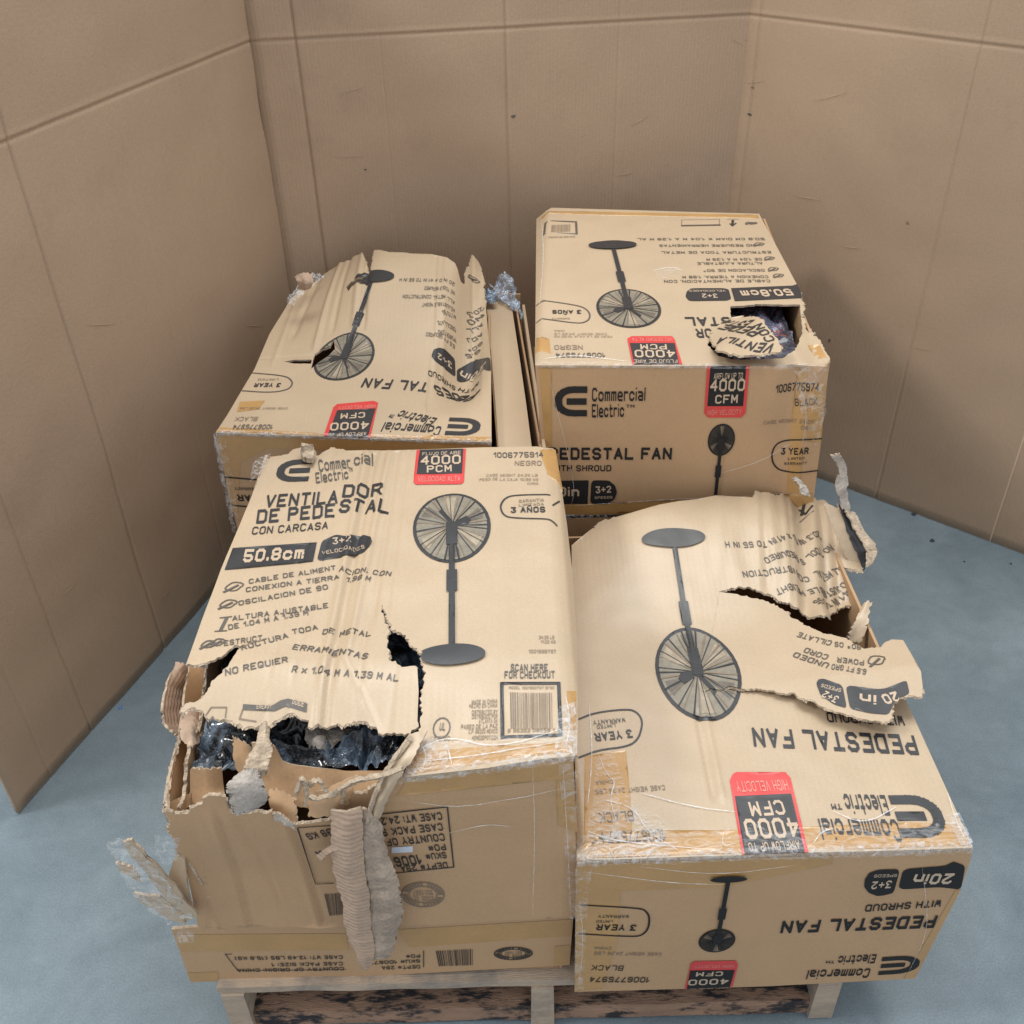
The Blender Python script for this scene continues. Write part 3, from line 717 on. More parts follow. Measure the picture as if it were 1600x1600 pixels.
fl_out = [(417, 717, T_), (436, 712, T_), (452, 708, T_), (470, 699, T_), (482, 712, T_), (497, 712, T_), (516, 699, T_), (540, 704), (600, 704), (865, 701), (874, 740), (886, 820), (895, 900), (902, 1010), (903, 1100), (902, 1180), (896, 1181),
          (760, 1200), (632, 1214, T_), (642, 1166, T_), (657, 1132, T_), (662, 1062, T_), (660, 1024, T_), (645, 1010, T_), (634, 992, T_), (613, 985, T_), (603, 958, T_), (598, 944, T_),
          (601, 966, T_), (607, 990, T_), (607, 1014, T_), (612, 1034, T_), (632, 1042, T_), (652, 1044), (654, 1080), (652, 1126, T_), (649, 1139, T_), (641, 1146, T_), (594, 1146, T_), (578, 1134, T_), (557, 1128, T_), (524, 1133, T_),
          (497, 1130, T_), (481, 1134, T_), (476, 1124, T_), (463, 1117, T_), (445, 1118, T_), (429, 1126, T_), (421, 1135, T_), (387, 1135, T_), (366, 1130, T_), (353, 1124, T_), (327, 1124, T_), (316, 1110, T_), (305, 1105, T_), (283, 1113, T_),
          (287, 1104, T_), (319, 1087, T_), (329, 1068, T_), (345, 1053, T_), (358, 1037, T_), (371, 1016, T_), (387, 1009, T_), (413, 1001, T_), (392, 1003, T_), (366, 1008, T_), (355, 1018, T_), (340, 1027, T_), (319, 1036, T_), (290, 1040), (345, 890)]
p1, fl_ol = panel('top_panel', FLt, fl_out, box1, th=.0042, seed=11, step=.005)
a = Art(FLt, box1, fl_ol, .005)
a.T('@', (433, 737), (487, 735), .070, 'ink', 1.3, va=.5, name='brand_logo')
a.T('Commer', (499, 738), (549, 731), .040, 'ink_soft', 1.0, name='brand_logo'); a.T('cial', (553, 728), (583, 726), .040, 'ink_soft', 1.0, name='brand_logo')
a.T('Electric™', (494, 756), (551, 748), .036, 'ink_soft', 1.0, name='brand_logo')
a.T('VENTILA', (413, 794), (527, 787), .040, 'ink', 1.15); a.T('DOR', (534, 778), (597, 777), .040, 'ink', 1.15)
a.T('DE PEDE', (400, 819), (523, 808), .040, 'ink', 1.15); a.T('STAL', (528, 802), (607, 803), .040, 'ink', 1.15)
a.T('CON CARCASA', (393, 836), (512, 827), .022, 'ink', .95)
a.poly([(364, 857), (495, 848), (489, 878), (351, 891)], 'ink', 0, 'size_badge'); a.T('50.8cm', (379, 880), (474, 874), .034, 'pale_ink', 1.3, 1, name='size_badge')
a.poly([(503, 846), (525, 836), (543, 839), (569, 836), (579, 842), (582, 850), (577, 859), (566, 865), (534, 872), (495, 877)], 'ink', 0, 'size_badge')
a.T('3+2', (520, 852), (549, 849), .018, 'pale_ink', 1.0, 1, name='size_badge'); a.T('VELOCIDADES', (504, 868), (570, 858), .010, 'pale_ink', .9, 1, name='size_badge')
fs = .0118
for tx, p, q in [('CABLE DE ALIMENT', (389, 913), (525, 891)), ('ACION, CON', (529, 895), (610, 900)), ('CONEXION A TIERRA', (384, 926), (530, 906)), ('1.98 M', (540, 907), (578, 909)),
                 ('OSCILACION DE 90', (373, 947), (513, 921)), ('ALTURA AJUSTABLE', (363, 971), (513, 950)), ('DE 1.04 M A 1.39 M', (357, 985), (482, 961)), ('ESTRUCT', (350, 1010), (410, 1001)),
                 ('RUCTURA', (378, 1017), (451, 997)), ('TODA', (457, 992), (497, 984)), ('DE METAL', (503, 992), (579, 994)), ('NO REQUIER', (352, 1057), (450, 1035)), ('ERRAMIENTAS', (456, 1015), (573, 1030)),
                 ('R x 1.04 M A 1.39 M AL', (455, 1051), (622, 1065))]:
    a.T(tx, p, q, fs, 'ink_soft', 1.0)
def icon_loop(a, c, r, seed=0):
    rnd = random.Random(seed); c = a.uv(c); P = [(c[0] + r * math.cos(t * .52) * (1 + .25 * math.sin(t)), c[1] + r * .8 * math.sin(t * .52)) for t in range(13)]
    a.line(P, .0022, 'ink_soft', 0, 'feature_icon', raw=True); a.line([(c[0] - r, c[1] - r), (c[0] + r * .4, c[1] + r * .2)], .004, 'ink_soft', 0, 'feature_icon', raw=True)
icon_loop(a, (366, 917), .013); icon_loop(a, (357, 944), .012); icon_loop(a, (325, 1007), .009); icon_loop(a, (341, 1004), .009)
a.line([(344, 966), (362, 964)], .002, 'ink_soft', 0, 'feature_icon'); a.line([(354, 967), (345, 985)], .005, 'ink_soft', 0, 'feature_icon'); a.line([(336, 987), (354, 986)], .002, 'ink_soft', 0, 'feature_icon')
a.poly([(380, 1101), (424, 1104), (439, 1095), (450, 1092), (480, 1100), (479, 1114), (460, 1108), (447, 1104), (429, 1112), (379, 1110)], 'ink_soft', 0, 'info_badge'); a.line([(379, 1110), (374, 1124), (400, 1128)], .0018, 'ink_faint', 0, 'info_badge')
a.T('ENERGY', (401, 1109), (424, 1108), .006, 'pale_ink', 1, 1, name='info_badge'); a.T('GUIDE', (456, 1101), (474, 1106), .008, 'pale_ink', 1, 1, name='info_badge')
a.line([(322, 1118), (330, 1106), (354, 1106), (352, 1122)], .0016, 'ink_faint', 0, 'info_badge')
def cfm(a, red, black, T4, TU, TL, TC, hs, words, m='ink'):
    a.poly(red, 'red', 0, 'airflow_badge'); a.poly(black, m, 1, 'airflow_badge')
    a.T(words[0], *TL, hs[0], 'pale_ink', .9, 2, name='airflow_badge'); a.T('4000', *T4, hs[1], 'pale_ink', 1.1, 2, name='airflow_badge')
    a.T(words[1], *TU, hs[2], 'pale_ink', 1.1, 2, name='airflow_badge'); a.T(words[2], *TC, hs[3], 'pink_ink', .9, 2, name='airflow_badge')
cfm(a, [(651, 704), (728, 702), (725, 753), (721, 757), (650, 758), (646, 754)], [(656, 704), (724, 702), (722, 741), (651, 742)], ((657, 728), (720, 726)), ((667, 740), (706, 738)), ((660, 713), (720, 711)), ((653, 754), (719, 753)), (.011, .030, .022, .016), ('FLUJO DE AIRE', 'PCM', 'VELOCIDAD ALTA'))
a.T('1006775914', (771, 716), (849, 715), .018, 'ink_soft', .95); a.T('NEGRO', (804, 728), (846, 728), .016, 'ink_faint', .8)
a.T('CASE WEIGHT 24.25 LB', (760, 746), (840, 745), .008, 'ink_faint', .8); a.T('PESO DE LA CAJA 10.99 KG', (749, 752), (841, 752), .008, 'ink_faint', .8); a.T('CHINA', (824, 758), (841, 758), .008, 'ink_faint', .8)
a.line([(859, 774), (802, 774), (789, 779), (783, 788), (782, 796), (787, 806), (800, 810), (856, 811), (866, 817), (870, 822)], .003, 'ink', 0, 'warranty_badge')
a.line([(864, 790), (874, 784)], .003, 'ink', 0, 'warranty_badge')
a.T('GARANTIA', (811, 786), (850, 784), .009, 'ink_faint', .9, name='warranty_badge'); a.T('LIMITADA', (811, 792), (850, 790), .008, 'ink_faint', .9, name='warranty_badge'); a.T('3 AÑOS', (798, 802), (852, 801), .017, 'ink', 1.2, name='warranty_badge')
a.fan((706, 822), (706, 1024), .066, .098, .049, .021, name='fan_picture')
for tx, p, q in [('24.25 LB', (842, 999), (866, 999)), ('11.00 KG', (845, 1006), (868, 1006)), ('1001998797', (826, 1021), (869, 1021)), ('MADE IN CHINA', (737, 1101), (777, 1099)), ('HECHO EN CHINA', (733, 1107), (777, 1106)), ('DISTRIBUTED BY', (737, 1117), (777, 1116)),
                 ('DISTRIBUIDO POR', (737, 1124), (777, 1123)), ('ATLANTA GA', (748, 1131), (777, 1130)), ('PASEO DE LA PAZ', (720, 1140), (777, 1138)), ('C.P. 66220 MEXICO', (732, 1147), (777, 1146)), ('HOMEDEPOT.COM', (737, 1157), (777, 1156))]:
    a.T(tx, p, q, .007, 'ink_faint', 1.0)
a.T('SCAN HERE', (798, 1050), (856, 1049), .014, 'ink_soft', 1.1); a.T('FOR CHECKOUT', (788, 1062), (867, 1060), .014, 'ink_soft', 1.1)
a.line([(784, 1069), (873, 1068), (876, 1149), (785, 1153), (784, 1069)], .005, 'ink', 0, 'barcode'); a.bars((797, 1083), (864, 1083), (865, 1139), (798, 1140), m='ink_faint')
a.T('MODEL 1001998797 SFSD', (795, 1078), (866, 1077), .005, 'ink_faint', 1, name='barcode'); a.T('6 95352 05559 1', (793, 1146), (866, 1144), .006, 'ink_faint', 1, name='barcode')
c_ = a.uv((690, 1138)); a.line([(c_[0] + .0115 * math.cos(i * .4488), c_[1] + .0155 * math.sin(i * .4488)) for i in range(15)], .0018, 'ink_soft', 0, 'safety_mark', raw=True)
a.T('UL', (686, 1142), (695, 1142), .012, 'ink_soft', 1, name='safety_mark'); a.T('LISTED', (678, 1158), (702, 1158), .007, 'ink_faint', 1, name='safety_mark')
a.build()
quad_tape(FLt, box1, [(843, 704), (868, 703), (880, 770), (856, 742)]); quad_tape(FLt, box1, [(640, 1176), (895, 1158), (896, 1178), (636, 1211)])
quad_tape(FLt, box1, [(886, 1080), (900, 1080), (901, 1140), (890, 1140)])
# front panel
_ff = [crease(FLf, (350, 1280), (392, 1448), .006, -.004), crease(FLf, (342, 1282), (384, 1448), .005, .003), crease(FLf, (300, 1330), (342, 1448), .005, .003), crease(FLf, (384, 1290), (455, 1448), .005, -.003),
       crease(FLf, (460, 1290), (508, 1450), .006, -.005), crease(FLf, (452, 1292), (500, 1450), .005, .004), crease(FLf, (468, 1290), (516, 1450), .004, .002), crease(FLf, (420, 1330), (450, 1440), .005, .002), crease(FLf, (310, 1300), (330, 1448), .004, -.002),
       crease(FLf, (565, 1262), (870, 1246), .004, -.0012), crease(FLf, (868, 1220), (870, 1430), .004, -.001)]
def h_ff(u, v):
    k = sum(c(u, v) for c in _ff) + .0012 * noise.noise(Vector((u * 12, v * 12, 2)))
    k += .020 * (1 - sm(v, -.20, -.04)) * 0 + .018 * sm(v, -.26, -.08) * (1 - sm(u, .05, .33))
    return k
FLf.h = h_ff
ff_out = [(260, 1266, T_), (272, 1273, T_), (297, 1268, T_), (325, 1243, T_), (352, 1246, T_), (361, 1270, T_), (385, 1271, T_), (425, 1268, T_), (440, 1280, T_), (460, 1291, T_), (466, 1288, T_), (511, 1283, T_), (528, 1262, T_), (560, 1240, T_), (600, 1225, T_), (632, 1214), (760, 1200), (896, 1181), (903, 1432), (760, 1440), (640, 1447), (500, 1451), (320, 1451), (309, 1447), (286, 1342, T_), (274, 1326, T_), (264, 1292, T_)]
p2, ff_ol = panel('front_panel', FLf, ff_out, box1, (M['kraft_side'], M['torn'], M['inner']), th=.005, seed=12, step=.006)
a = Art(FLf, box1, ff_ol, .006)
a.line([(560, 1275), (699, 1260), (709, 1354), (590, 1366)], .002, 'ink_soft', 0, 'case_label')
for tx, p, q, h_, g_ in [('CASE WT: 24.25', (689, 1268), (585, 1278), .017, 1.1), ('CASE PACK SI', (690, 1285), (592, 1295), .017, 1.1), ('COUNTRY OF', (693, 1301), (602, 1310), .017, 1.1), ('PO#', (695, 1317), (668, 1320), .015, 1.1), ('SKU#', (696, 1330), (664, 1333), .015, 1.1),
                         ('10067', (655, 1334), (602, 1340), .024, 1.2), ('DEPT# 29A', (698, 1346), (625, 1352), .015, 1.1), ('99 KG', (515, 1293), (476, 1302), .017, 1.1), ('A', (500, 1328), (491, 1330), .016, 1.1)]:
    a.T(tx, p, q, h_, 'ink_soft', g_, name='case_label')
a.line([(516, 1289), (465, 1293), (493, 1380), (521, 1379)], .0018, 'ink_soft', 0, 'case_label')
a.bars((507, 1396), (540, 1394), (537, 1428), (515, 1430), m='ink_soft', name='barcode')
seal(a, (661, 1397), .031, .031)
a.poly([(612, 1323), (645, 1321), (645, 1330), (612, 1332)], 'sticker', 0, 'white_sticker')
a.build()
quad_tape(FLf, box1, [(636, 1216), (896, 1186), (897, 1214), (620, 1244)]); quad_tape(FLf, box1, [(868, 1212), (897, 1210), (902, 1300), (872, 1290)])
wrap_strip(box1, FLt, FLf, [(622, 1216), (760, 1200), (898, 1181)], .045, .008, 'wrap', seed=3, amp=.002)
wrap_strip(box1, FLt, FLf, [(636, 1214), (760, 1200), (898, 1181)], .009, .004, 'wrap_dense', seed=5, amp=.003)
crumple('stretch_wrap', FLt, [(640, 1150), (700, 1160), (700, 1195), (634, 1208)], M['wrap_dense'], box1, .003, .006, 30)
crumple('stretch_wrap', FLt, [(872, 1108), (901, 1100), (902, 1180), (866, 1182)], M['wrap_dense'], box1, .003, .005, 30, seed=3)
crumple('stretch_wrap', FLf, [(872, 1190), (900, 1185), (905, 1430), (890, 1432)], M['wrap'], box1, .003, .004, 30, seed=3)
# left side wall, torn low near the front
Fs = Face(A1 + Vector((0, .742, 0)), A1, (0, 0, 1))
def P2(v): return .742 - v
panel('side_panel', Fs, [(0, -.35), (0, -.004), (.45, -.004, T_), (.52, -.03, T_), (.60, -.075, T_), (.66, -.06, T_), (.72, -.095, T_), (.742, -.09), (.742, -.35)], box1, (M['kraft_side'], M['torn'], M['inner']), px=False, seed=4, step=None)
# loose, bent pieces of this box
_r = []
for (x_, y_, d_) in ((296, 1036, 1.22), (290, 1075, 1.12), (286, 1112, 1.06), (282, 1140, 1.02), (274, 1175, .98), (266, 1215, .93), (260, 1266, .878)):
    p_ = ony(x_, y_, d_); _r.append([p_, (p_ + Vector((-.464, d_, .50))) / 2 + Vector((-.004, 0, -.01)), Vector((-.462, d_, .42))])
sheet('side_panel_inside', _r, box1, (M['inner'], M['torn'], M['kraft_side']), nu=10, nv=40, amp=.002, freq=12, jagged='l', ja=.005, seed=50)
sheet('torn_flap', [[(274, 1034, 1.17), (288, 1036, 1.17), (294, 1042, 1.17)], [(258, 1080, 1.10), (272, 1082, 1.12), (290, 1084, 1.15)], [(256, 1125, 1.04), (270, 1128, 1.06), (288, 1120, 1.10)], [(276, 1146, 1.02), (281, 1148, 1.03), (288, 1140, 1.06)]], box1, (M['flute'], M['torn'], M['inner']), seed=1, ja=.003, flutes=.0006, nv=26)
sheet('torn_flap', [[(288, 1112, 1.06), (306, 1106, 1.07), (318, 1116, 1.06)], [(280, 1135, 1.02), (300, 1138, 1.00), (318, 1140, 1.02)], [(284, 1160, .98), (300, 1166, .96), (312, 1160, .98)]], box1, (M['flute'], M['torn'], M['inner']), seed=2, amp=.003, ja=.005)
sheet('torn_edge', [[(280, 1140, 1.02), (286, 1140, 1.02)], [(272, 1175, .98), (278, 1178, .98)], [(262, 1215, .93), (269, 1218, .93)], [(255, 1268, .87), (264, 1272, .87)]], box1, (M['torn'], M['torn'], M['torn']), seed=3, amp=.004, freq=60, ja=.004, nv=30)
sheet('inner_flap', [[(297, 1200, .925), (322, 1199, .925), (347, 1201, .93)], [(297, 1230, .915), (325, 1232, .91), (350, 1232, .92)], [(297, 1262, .900), (325, 1256, .895), (354, 1250, .90)]], box1, (M['inner'], M['torn'], M['inner']), seed=4, amp=.001, jagged='t')
sheet('inner_flap', [[(264, 1254, .90), (280, 1246, .905), (298, 1238, .91)], [(266, 1270, .89), (282, 1266, .893), (298, 1260, .90)]], box1, (M['inner'], M['torn'], M['inner']), seed=5, amp=.001, jagged='t')
sheet('inner_flap', [[(362, 1150, .96), (378, 1156, .955), (392, 1166, .95)], [(364, 1178, .945), (380, 1182, .94), (396, 1186, .94)], [(370, 1206, .93), (385, 1210, .925), (402, 1206, .92)]], box1, (M['inner'], M['torn'], M['inner']), seed=6, amp=.002)
sheet('inner_flap', [[(392, 1160, .95), (420, 1162, .94), (430, 1166, .94), (448, 1192, .935), (500, 1200, .93), (560, 1204, .93), (606, 1204, .93)], [(398, 1200, .93), (420, 1205, .93), (440, 1215, .925), (460, 1226, .92), (500, 1228, .915), (560, 1224, .915), (604, 1222, .915)],
                     [(400, 1240, .91), (420, 1245, .905), (445, 1256, .90), (470, 1262, .90), (500, 1262, .895), (560, 1250, .895), (600, 1240, .895)]], box1, (M['inner'], M['torn'], M['inner']), nu=30, seed=7, amp=.0015, ja=.003)
sheet('torn_flap', [[(420, 1228, .905), (438, 1234, .90), (462, 1250, .89)], [(420, 1250, .89), (440, 1260, .885), (464, 1270, .88)], [(424, 1268, .885), (442, 1276, .88), (466, 1290, .875)]], box1, (M['kraft_side'], M['torn'], M['inner']), seed=8, amp=.002)
sheet('torn_flap', [[(480, 1240, .885), (505, 1234, .88), (530, 1222, .885), (560, 1210, .895)], [(482, 1258, .875), (505, 1256, .87), (530, 1248, .87), (552, 1236, .88)], [(480, 1278, .872), (505, 1276, .868), (530, 1268, .868), (546, 1256, .872)]], box1, (M['kraft_side'], M['torn'], M['inner']), seed=9, amp=.003, ja=.003)
for k, rw in enumerate([[(458, 1236), (468, 1214), (476, 1216), (480, 1232), (478, 1250)], [(480, 1222), (492, 1214), (505, 1218), (510, 1230)], [(478, 1240), (500, 1242), (524, 1232), (548, 1216), (584, 1208), (628, 1196)], [(530, 1250), (534, 1228), (548, 1218), (572, 1212), (600, 1204)], [(268, 1274), (300, 1268), (330, 1244), (352, 1248)]]):
    sheet('crumpled_edge', [[(x, y, .862 + .004 * k) for x, y in rw], [(x + 3, y + 9, .855 + .004 * k) for x, y in rw]], box1, (M['torn'], M['torn'], M['kraft_side']), nu=26, nv=4, seed=20 + k, amp=.003, freq=70, ja=.003, th=.005)
sheet('paper_flake', [[(372, 1206, .86), (388, 1198, .86), (404, 1202, .86)], [(352, 1228, .845), (385, 1226, .84), (414, 1226, .85)], [(358, 1252, .84), (390, 1250, .838), (420, 1250, .848)], [(364, 1274, .845), (385, 1272, .84), (404, 1262, .848)]], box1, (M['grey_torn'], M['torn'], M['grey_torn']), nu=34, nv=34, amp=.0022, freq=30, ja=.008, seed=10, th=.0012)
sheet('paper_flake', [[(402, 1136, .93), (414, 1128, .93), (420, 1140, .93)], [(400, 1160, .90), (414, 1160, .90), (426, 1162, .90)], [(386, 1186, .88), (404, 1190, .875), (424, 1188, .88)], [(378, 1208, .865), (398, 1214, .86), (418, 1212, .865)]], box1, (M['torn'], M['torn'], M['grey_torn']), nu=16, nv=22, amp=.006, freq=45, ja=.006, seed=12, th=.002)
sheet('hanging_strip', [[(515, 1266, .855), (540, 1268, .848), (566, 1262, .85)], [(516, 1310, .848), (542, 1312, .838), (568, 1302, .845)], [(519, 1360, .848), (545, 1362, .838), (570, 1356, .845)], [(534, 1410, .85), (556, 1410, .838), (578, 1400, .842)], [(539, 1455, .85), (558, 1456, .84), (581, 1450, .842)], [(553, 1488, .85), (568, 1490, .842), (586, 1490, .844)], [(566, 1514, .852), (572, 1516, .85), (578, 1512, .85)]],
      box1, (M['flute'], M['torn'], M['inner']), nu=10, nv=46, amp=.0015, freq=50, ja=.003, seed=13, flutes=.0009)
sheet('hanging_strip', [[(560, 1262, .856), (580, 1270, .852), (596, 1286, .855)], [(562, 1320, .850), (588, 1324, .844), (606, 1330, .85)], [(566, 1365, .848), (598, 1366, .840), (620, 1366, .848)], [(572, 1402, .848), (604, 1402, .838), (628, 1400, .846)], [(574, 1440, .848), (606, 1442, .838), (630, 1428, .846)], [(574, 1478, .85), (598, 1480, .842), (618, 1478, .848)], [(574, 1502, .853), (590, 1500, .848), (606, 1500, .85)]],
      box1, (M['strip'], M['torn'], M['inner']), nu=14, nv=60, amp=.0035, freq=32, ja=.006, seed=14, flutes=.0007)
sheet('folded_flap', [[(640, 1146, .93), (652, 1144, .93), (668, 1140, .935)], [(612, 1188, .89), (626, 1190, .885), (646, 1186, .89)], [(590, 1232, .868), (600, 1236, .86), (618, 1226, .866)], [(574, 1284, .855), (582, 1284, .850), (594, 1276, .857)], [(568, 1320, .855), (573, 1322, .85), (579, 1312, .855)]], box1, (M['kraft'], M['torn'], M['inner']), nu=10, nv=34, amp=.003, freq=40, ja=.003, seed=15)
sheet('torn_edge', [[(628, 1160, .915), (642, 1146, .92)], [(604, 1196, .875), (616, 1190, .88)], [(584, 1240, .855), (593, 1234, .857)], [(570, 1290, .848), (576, 1286, .85)]], box1, (M['torn'], M['torn'], M['torn']), nu=6, nv=40, amp=.004, freq=60, ja=.004, seed=16, th=.006)
sheet('torn_flap', [[(493, 1338, .858), (502, 1346, .852)], [(508, 1326, .850), (516, 1334, .842)], [(526, 1316, .848), (536, 1324, .842)]], box1, (M['flute'], M['torn'], M['inner']), nu=8, nv=8, amp=.002, ja=.002, seed=17)
sheet('torn_edge', [[(424, 1270, .862), (462, 1288, .862)], [(430, 1284, .861), (462, 1296, .861)]], box1, (M['grey_torn'], M['torn'], M['torn']), nu=22, nv=5, amp=.004, freq=70, ja=.005, seed=18)
sheet('torn_edge', [[(470, 695, 1.60), (488, 694, 1.60)], [(468, 706, 1.60), (490, 708, 1.59)], [(472, 714, 1.58), (488, 716, 1.57)]], box1, (M['torn'], M['torn'], M['torn']), nu=10, nv=10, amp=.006, freq=60, ja=.004, seed=19, th=.010)
crumple('stretch_wrap', FLf, [(248, 1280), (288, 1288), (285, 1318), (266, 1330), (246, 1310)], M['wrap_dense'], box1, .02, .012, 40, seed=6)
crumple('stretch_wrap', FLt, [(396, 728), (424, 712), (412, 740), (392, 760)], M['wrap_dense'], box1, .006, .008, 40, seed=7)
sheet('side_flap', [[(274, 1334, .875), (288, 1342, .872)], [(262, 1390, .875), (294, 1392, .87)], [(298, 1428, .875), (304, 1432, .872)]], box1, (M['kraft'], M['torn'], M['inner']), nu=8, nv=10, seed=21, jagged='')
for (m_, r_, sd) in (('kraft', [[(190, 1316, .850), (205, 1311, .850)], [(216, 1354, .852), (238, 1345, .852)], [(256, 1400, .856), (280, 1390, .856)], [(290, 1442, .862), (310, 1432, .862)]], 1),
                     ('kraft', [[(180, 1348, .852), (208, 1356, .852)], [(186, 1362, .852), (222, 1380, .852)]], 2), ('kraft', [[(208, 1396, .855), (250, 1400, .855)], [(222, 1412, .856), (284, 1428, .858)], [(262, 1436, .858), (290, 1444, .86)]], 3)):
    sheet('cardboard_scrap', r_, box1, (M[m_], M['torn'], M['inner']), nu=8, nv=14, seed=30 + sd, ja=.003, amp=.0015)
sheet('loose_tape', [[(165, 1318, .848), (185, 1310, .846), (206, 1318, .848)], [(180, 1350, .848), (208, 1345, .846), (238, 1350, .85)], [(206, 1398, .852), (234, 1384, .85), (268, 1386, .854)], [(262, 1444, .858), (280, 1436, .856), (306, 1436, .86)]], box1, (M['wrap_clear'],) * 3, nu=16, nv=22, th=.0008, amp=.004, freq=40, ja=.004, seed=40)
crumple('stretch_wrap', FLf, [(272, 1448), (290, 1425), (310, 1432), (308, 1450), (270, 1454)], M['wrap_dense'], box1, .02, .012, 40, seed=8)
# contents seen through the hole
Fb = Face(A1 + Vector((.01, .01, -.100)), A1 + Vector((.53, .01, -.100)), (0, 1, 0)); Fb.L = .52
bag = thing('plastic_bag', 'dark blue crumpled plastic bag inside the ripped front left box', 'plastic bag', Fb.P(.2, .15, -.1))
def bagmesh(nm, face, u0, u1, v0, v1, n, m, parent, amp, freq, seed):
    V = []; F = []
    for j in range(n + 1):
        for i in range(n + 1):
            u = u0 + (u1 - u0) * i / n; v = v0 + (v1 - v0) * j / n
            p = Vector((u * freq, v * freq, seed)); w_ = noise.noise(p * .6 + Vector((3, 3, 3))) * 1.2; r = 1 - abs(noise.noise(p + Vector((w_, -w_, 0)))) * 2.4; r2 = 1 - abs(noise.noise(Vector((p.x * 3.1 + w_ * 2, p.y * 2.0, seed + 5)))) * 2.4
            V.append(face.P(u, v, amp * (.8 * r + .5 * r2 + .3 * noise.fractal(p * .5, 1, 2, 3))))
    for j in range(n):
        for i in range(n): q = j * (n + 1) + i; F.append((q, q + 1, q + n + 2, q + n + 1))
    return mesh(nm, V, F, m, parent, smooth=True)
bagmesh('film', Fb, .0, .50, .045, .42, 230, M['bag'], bag, .024, 15, 1)
g2 = thing('fan_guard', 'black wire fan guard lying under the dark plastic in the ripped front left box', 'fan part', Fb.P(.3, .2, -.05))
for r_ in (.20, .16, .12, .08, .04):
    V = []; F = []; n = 48
    for i in range(n):
        t = 2 * math.pi * i / n
        for j in range(5):
            s_ = 2 * math.pi * j / 5; rr = r_ + .003 * math.cos(s_); V.append(Fb.P(.27 + rr * math.cos(t), .22 + rr * math.sin(t), -.035 + .003 * math.sin(s_)))
    for i in range(n):
        for j in range(5): F.append((i * 5 + j, ((i + 1) % n) * 5 + j, ((i + 1) % n) * 5 + (j + 1) % 5, i * 5 + (j + 1) % 5))
    mesh('guard_ring', V, F, M['black'], g2, smooth=True)
sheet('paper_flake', [[(478, 1136, 1.02), (500, 1128, 1.03), (540, 1132, 1.03), (566, 1136, 1.03)], [(474, 1156, .99), (500, 1154, .98), (530, 1152, .99), (555, 1148, 1.0)], [(480, 1168, .98), (500, 1170, .97), (515, 1172, .97), (520, 1162, .98)]], box1, (M['grey_torn'], M['torn'], M['inner']), nu=26, nv=16, amp=.006, freq=45, ja=.006, seed=44, th=.002)

# small carton underneath
LB = onz(890, 1507, .14); LA = onz(296, 1533, .14); 
LBt = Face(A1 + Vector((-.018, .012, -.352)), A1 + Vector((.528, .010, -.352)), (0, 1, 0)); LBf = Face(LBt.O, LBt.O + LBt.U * LBt.L, (0, 0, 1))
box1b, _ = carton('flat low box under the ripped front left box, resting on the pallet', LBt, .72, .1935)
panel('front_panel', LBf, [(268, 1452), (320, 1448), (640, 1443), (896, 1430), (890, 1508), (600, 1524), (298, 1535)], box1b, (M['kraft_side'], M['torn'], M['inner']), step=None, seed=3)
panel('top_panel', LBt, [(0, 0), (LBt.L, 0), (LBt.L, .72), (0, .72)], box1b, px=False, step=None)
a = Art(LBf, box1b)
for tx, p, q in [('CASE WT: 13.49 LBS (15.8 KG)', (535, 1492), (366, 1494)), ('CASE PACK SIZE: 1', (535, 1502), (424, 1504)), ('COUNTRY OF ORIGIN: CHINA', (537, 1510), (370, 1513)), ('DEPT# 29A', (656, 1507), (596, 1509)), ('SKU# 100677', (656, 1498), (576, 1501)), ('PO#', (656, 1490), (634, 1491))]:
    a.T(tx, p, q, .010, 'ink_soft', 1.1, name='case_label')
a.line([(362, 1490), (352, 1490), (372, 1516), (540, 1514)], .0015, 'ink_soft', 0, 'case_label'); a.line([(662, 1485), (662, 1510)], .0015, 'ink_soft', 0, 'case_label')
a.bars((681, 1485), (740, 1482), (740, 1507), (686, 1509), m='ink_soft', name='barcode'); seal(a, (802, 1489), .030, .018, m='ink_soft')
a.build()
quad_tape(LBf, box1b, [(272, 1460), (540, 1458), (545, 1484), (284, 1486)]); quad_tape(LBf, box1b, [(620, 1452), (893, 1436), (893, 1462), (640, 1480)]); quad_tape(LBf, box1b, [(866, 1478), (891, 1476), (890, 1506), (866, 1507)]); quad_tape(LBf, box1b, [(292, 1520), (340, 1518), (342, 1532), (298, 1533)])

# ================================================================== BOX: front right
Z2 = .49
A2 = onz(914, 1342, Z2); B2 = onz(1519, 1322, Z2); FRt = Face(A2, B2, (0, 1, 0)); FRf = Face(A2, B2, (0, 0, 1)); FRg = Face(A2, B2, (0, 1, 0))
_fr = [crease(FRt, (1262, 770), (1285, 965), .022, .012), crease(FRt, (1240, 765), (1258, 960), .016, -.008), crease(FRt, (1215, 770), (1232, 930), .014, .005), crease(FRt, (1296, 790), (1322, 950), .014, -.006),
       crease(FRt, (1180, 770), (1196, 920), .014, -.004), crease(FRt, (1090, 1120), (1114, 1240), .006, -.003, .02), crease(FRt, (1104, 1120), (1128, 1240), .006, .0025, .02), crease(FRt, (1115, 780), (1120, 900), .02, .002), crease(FRt, (1230, 800), (1244, 940), .007, .004), crease(FRt, (1276, 790), (1300, 950), .007, -.005)]
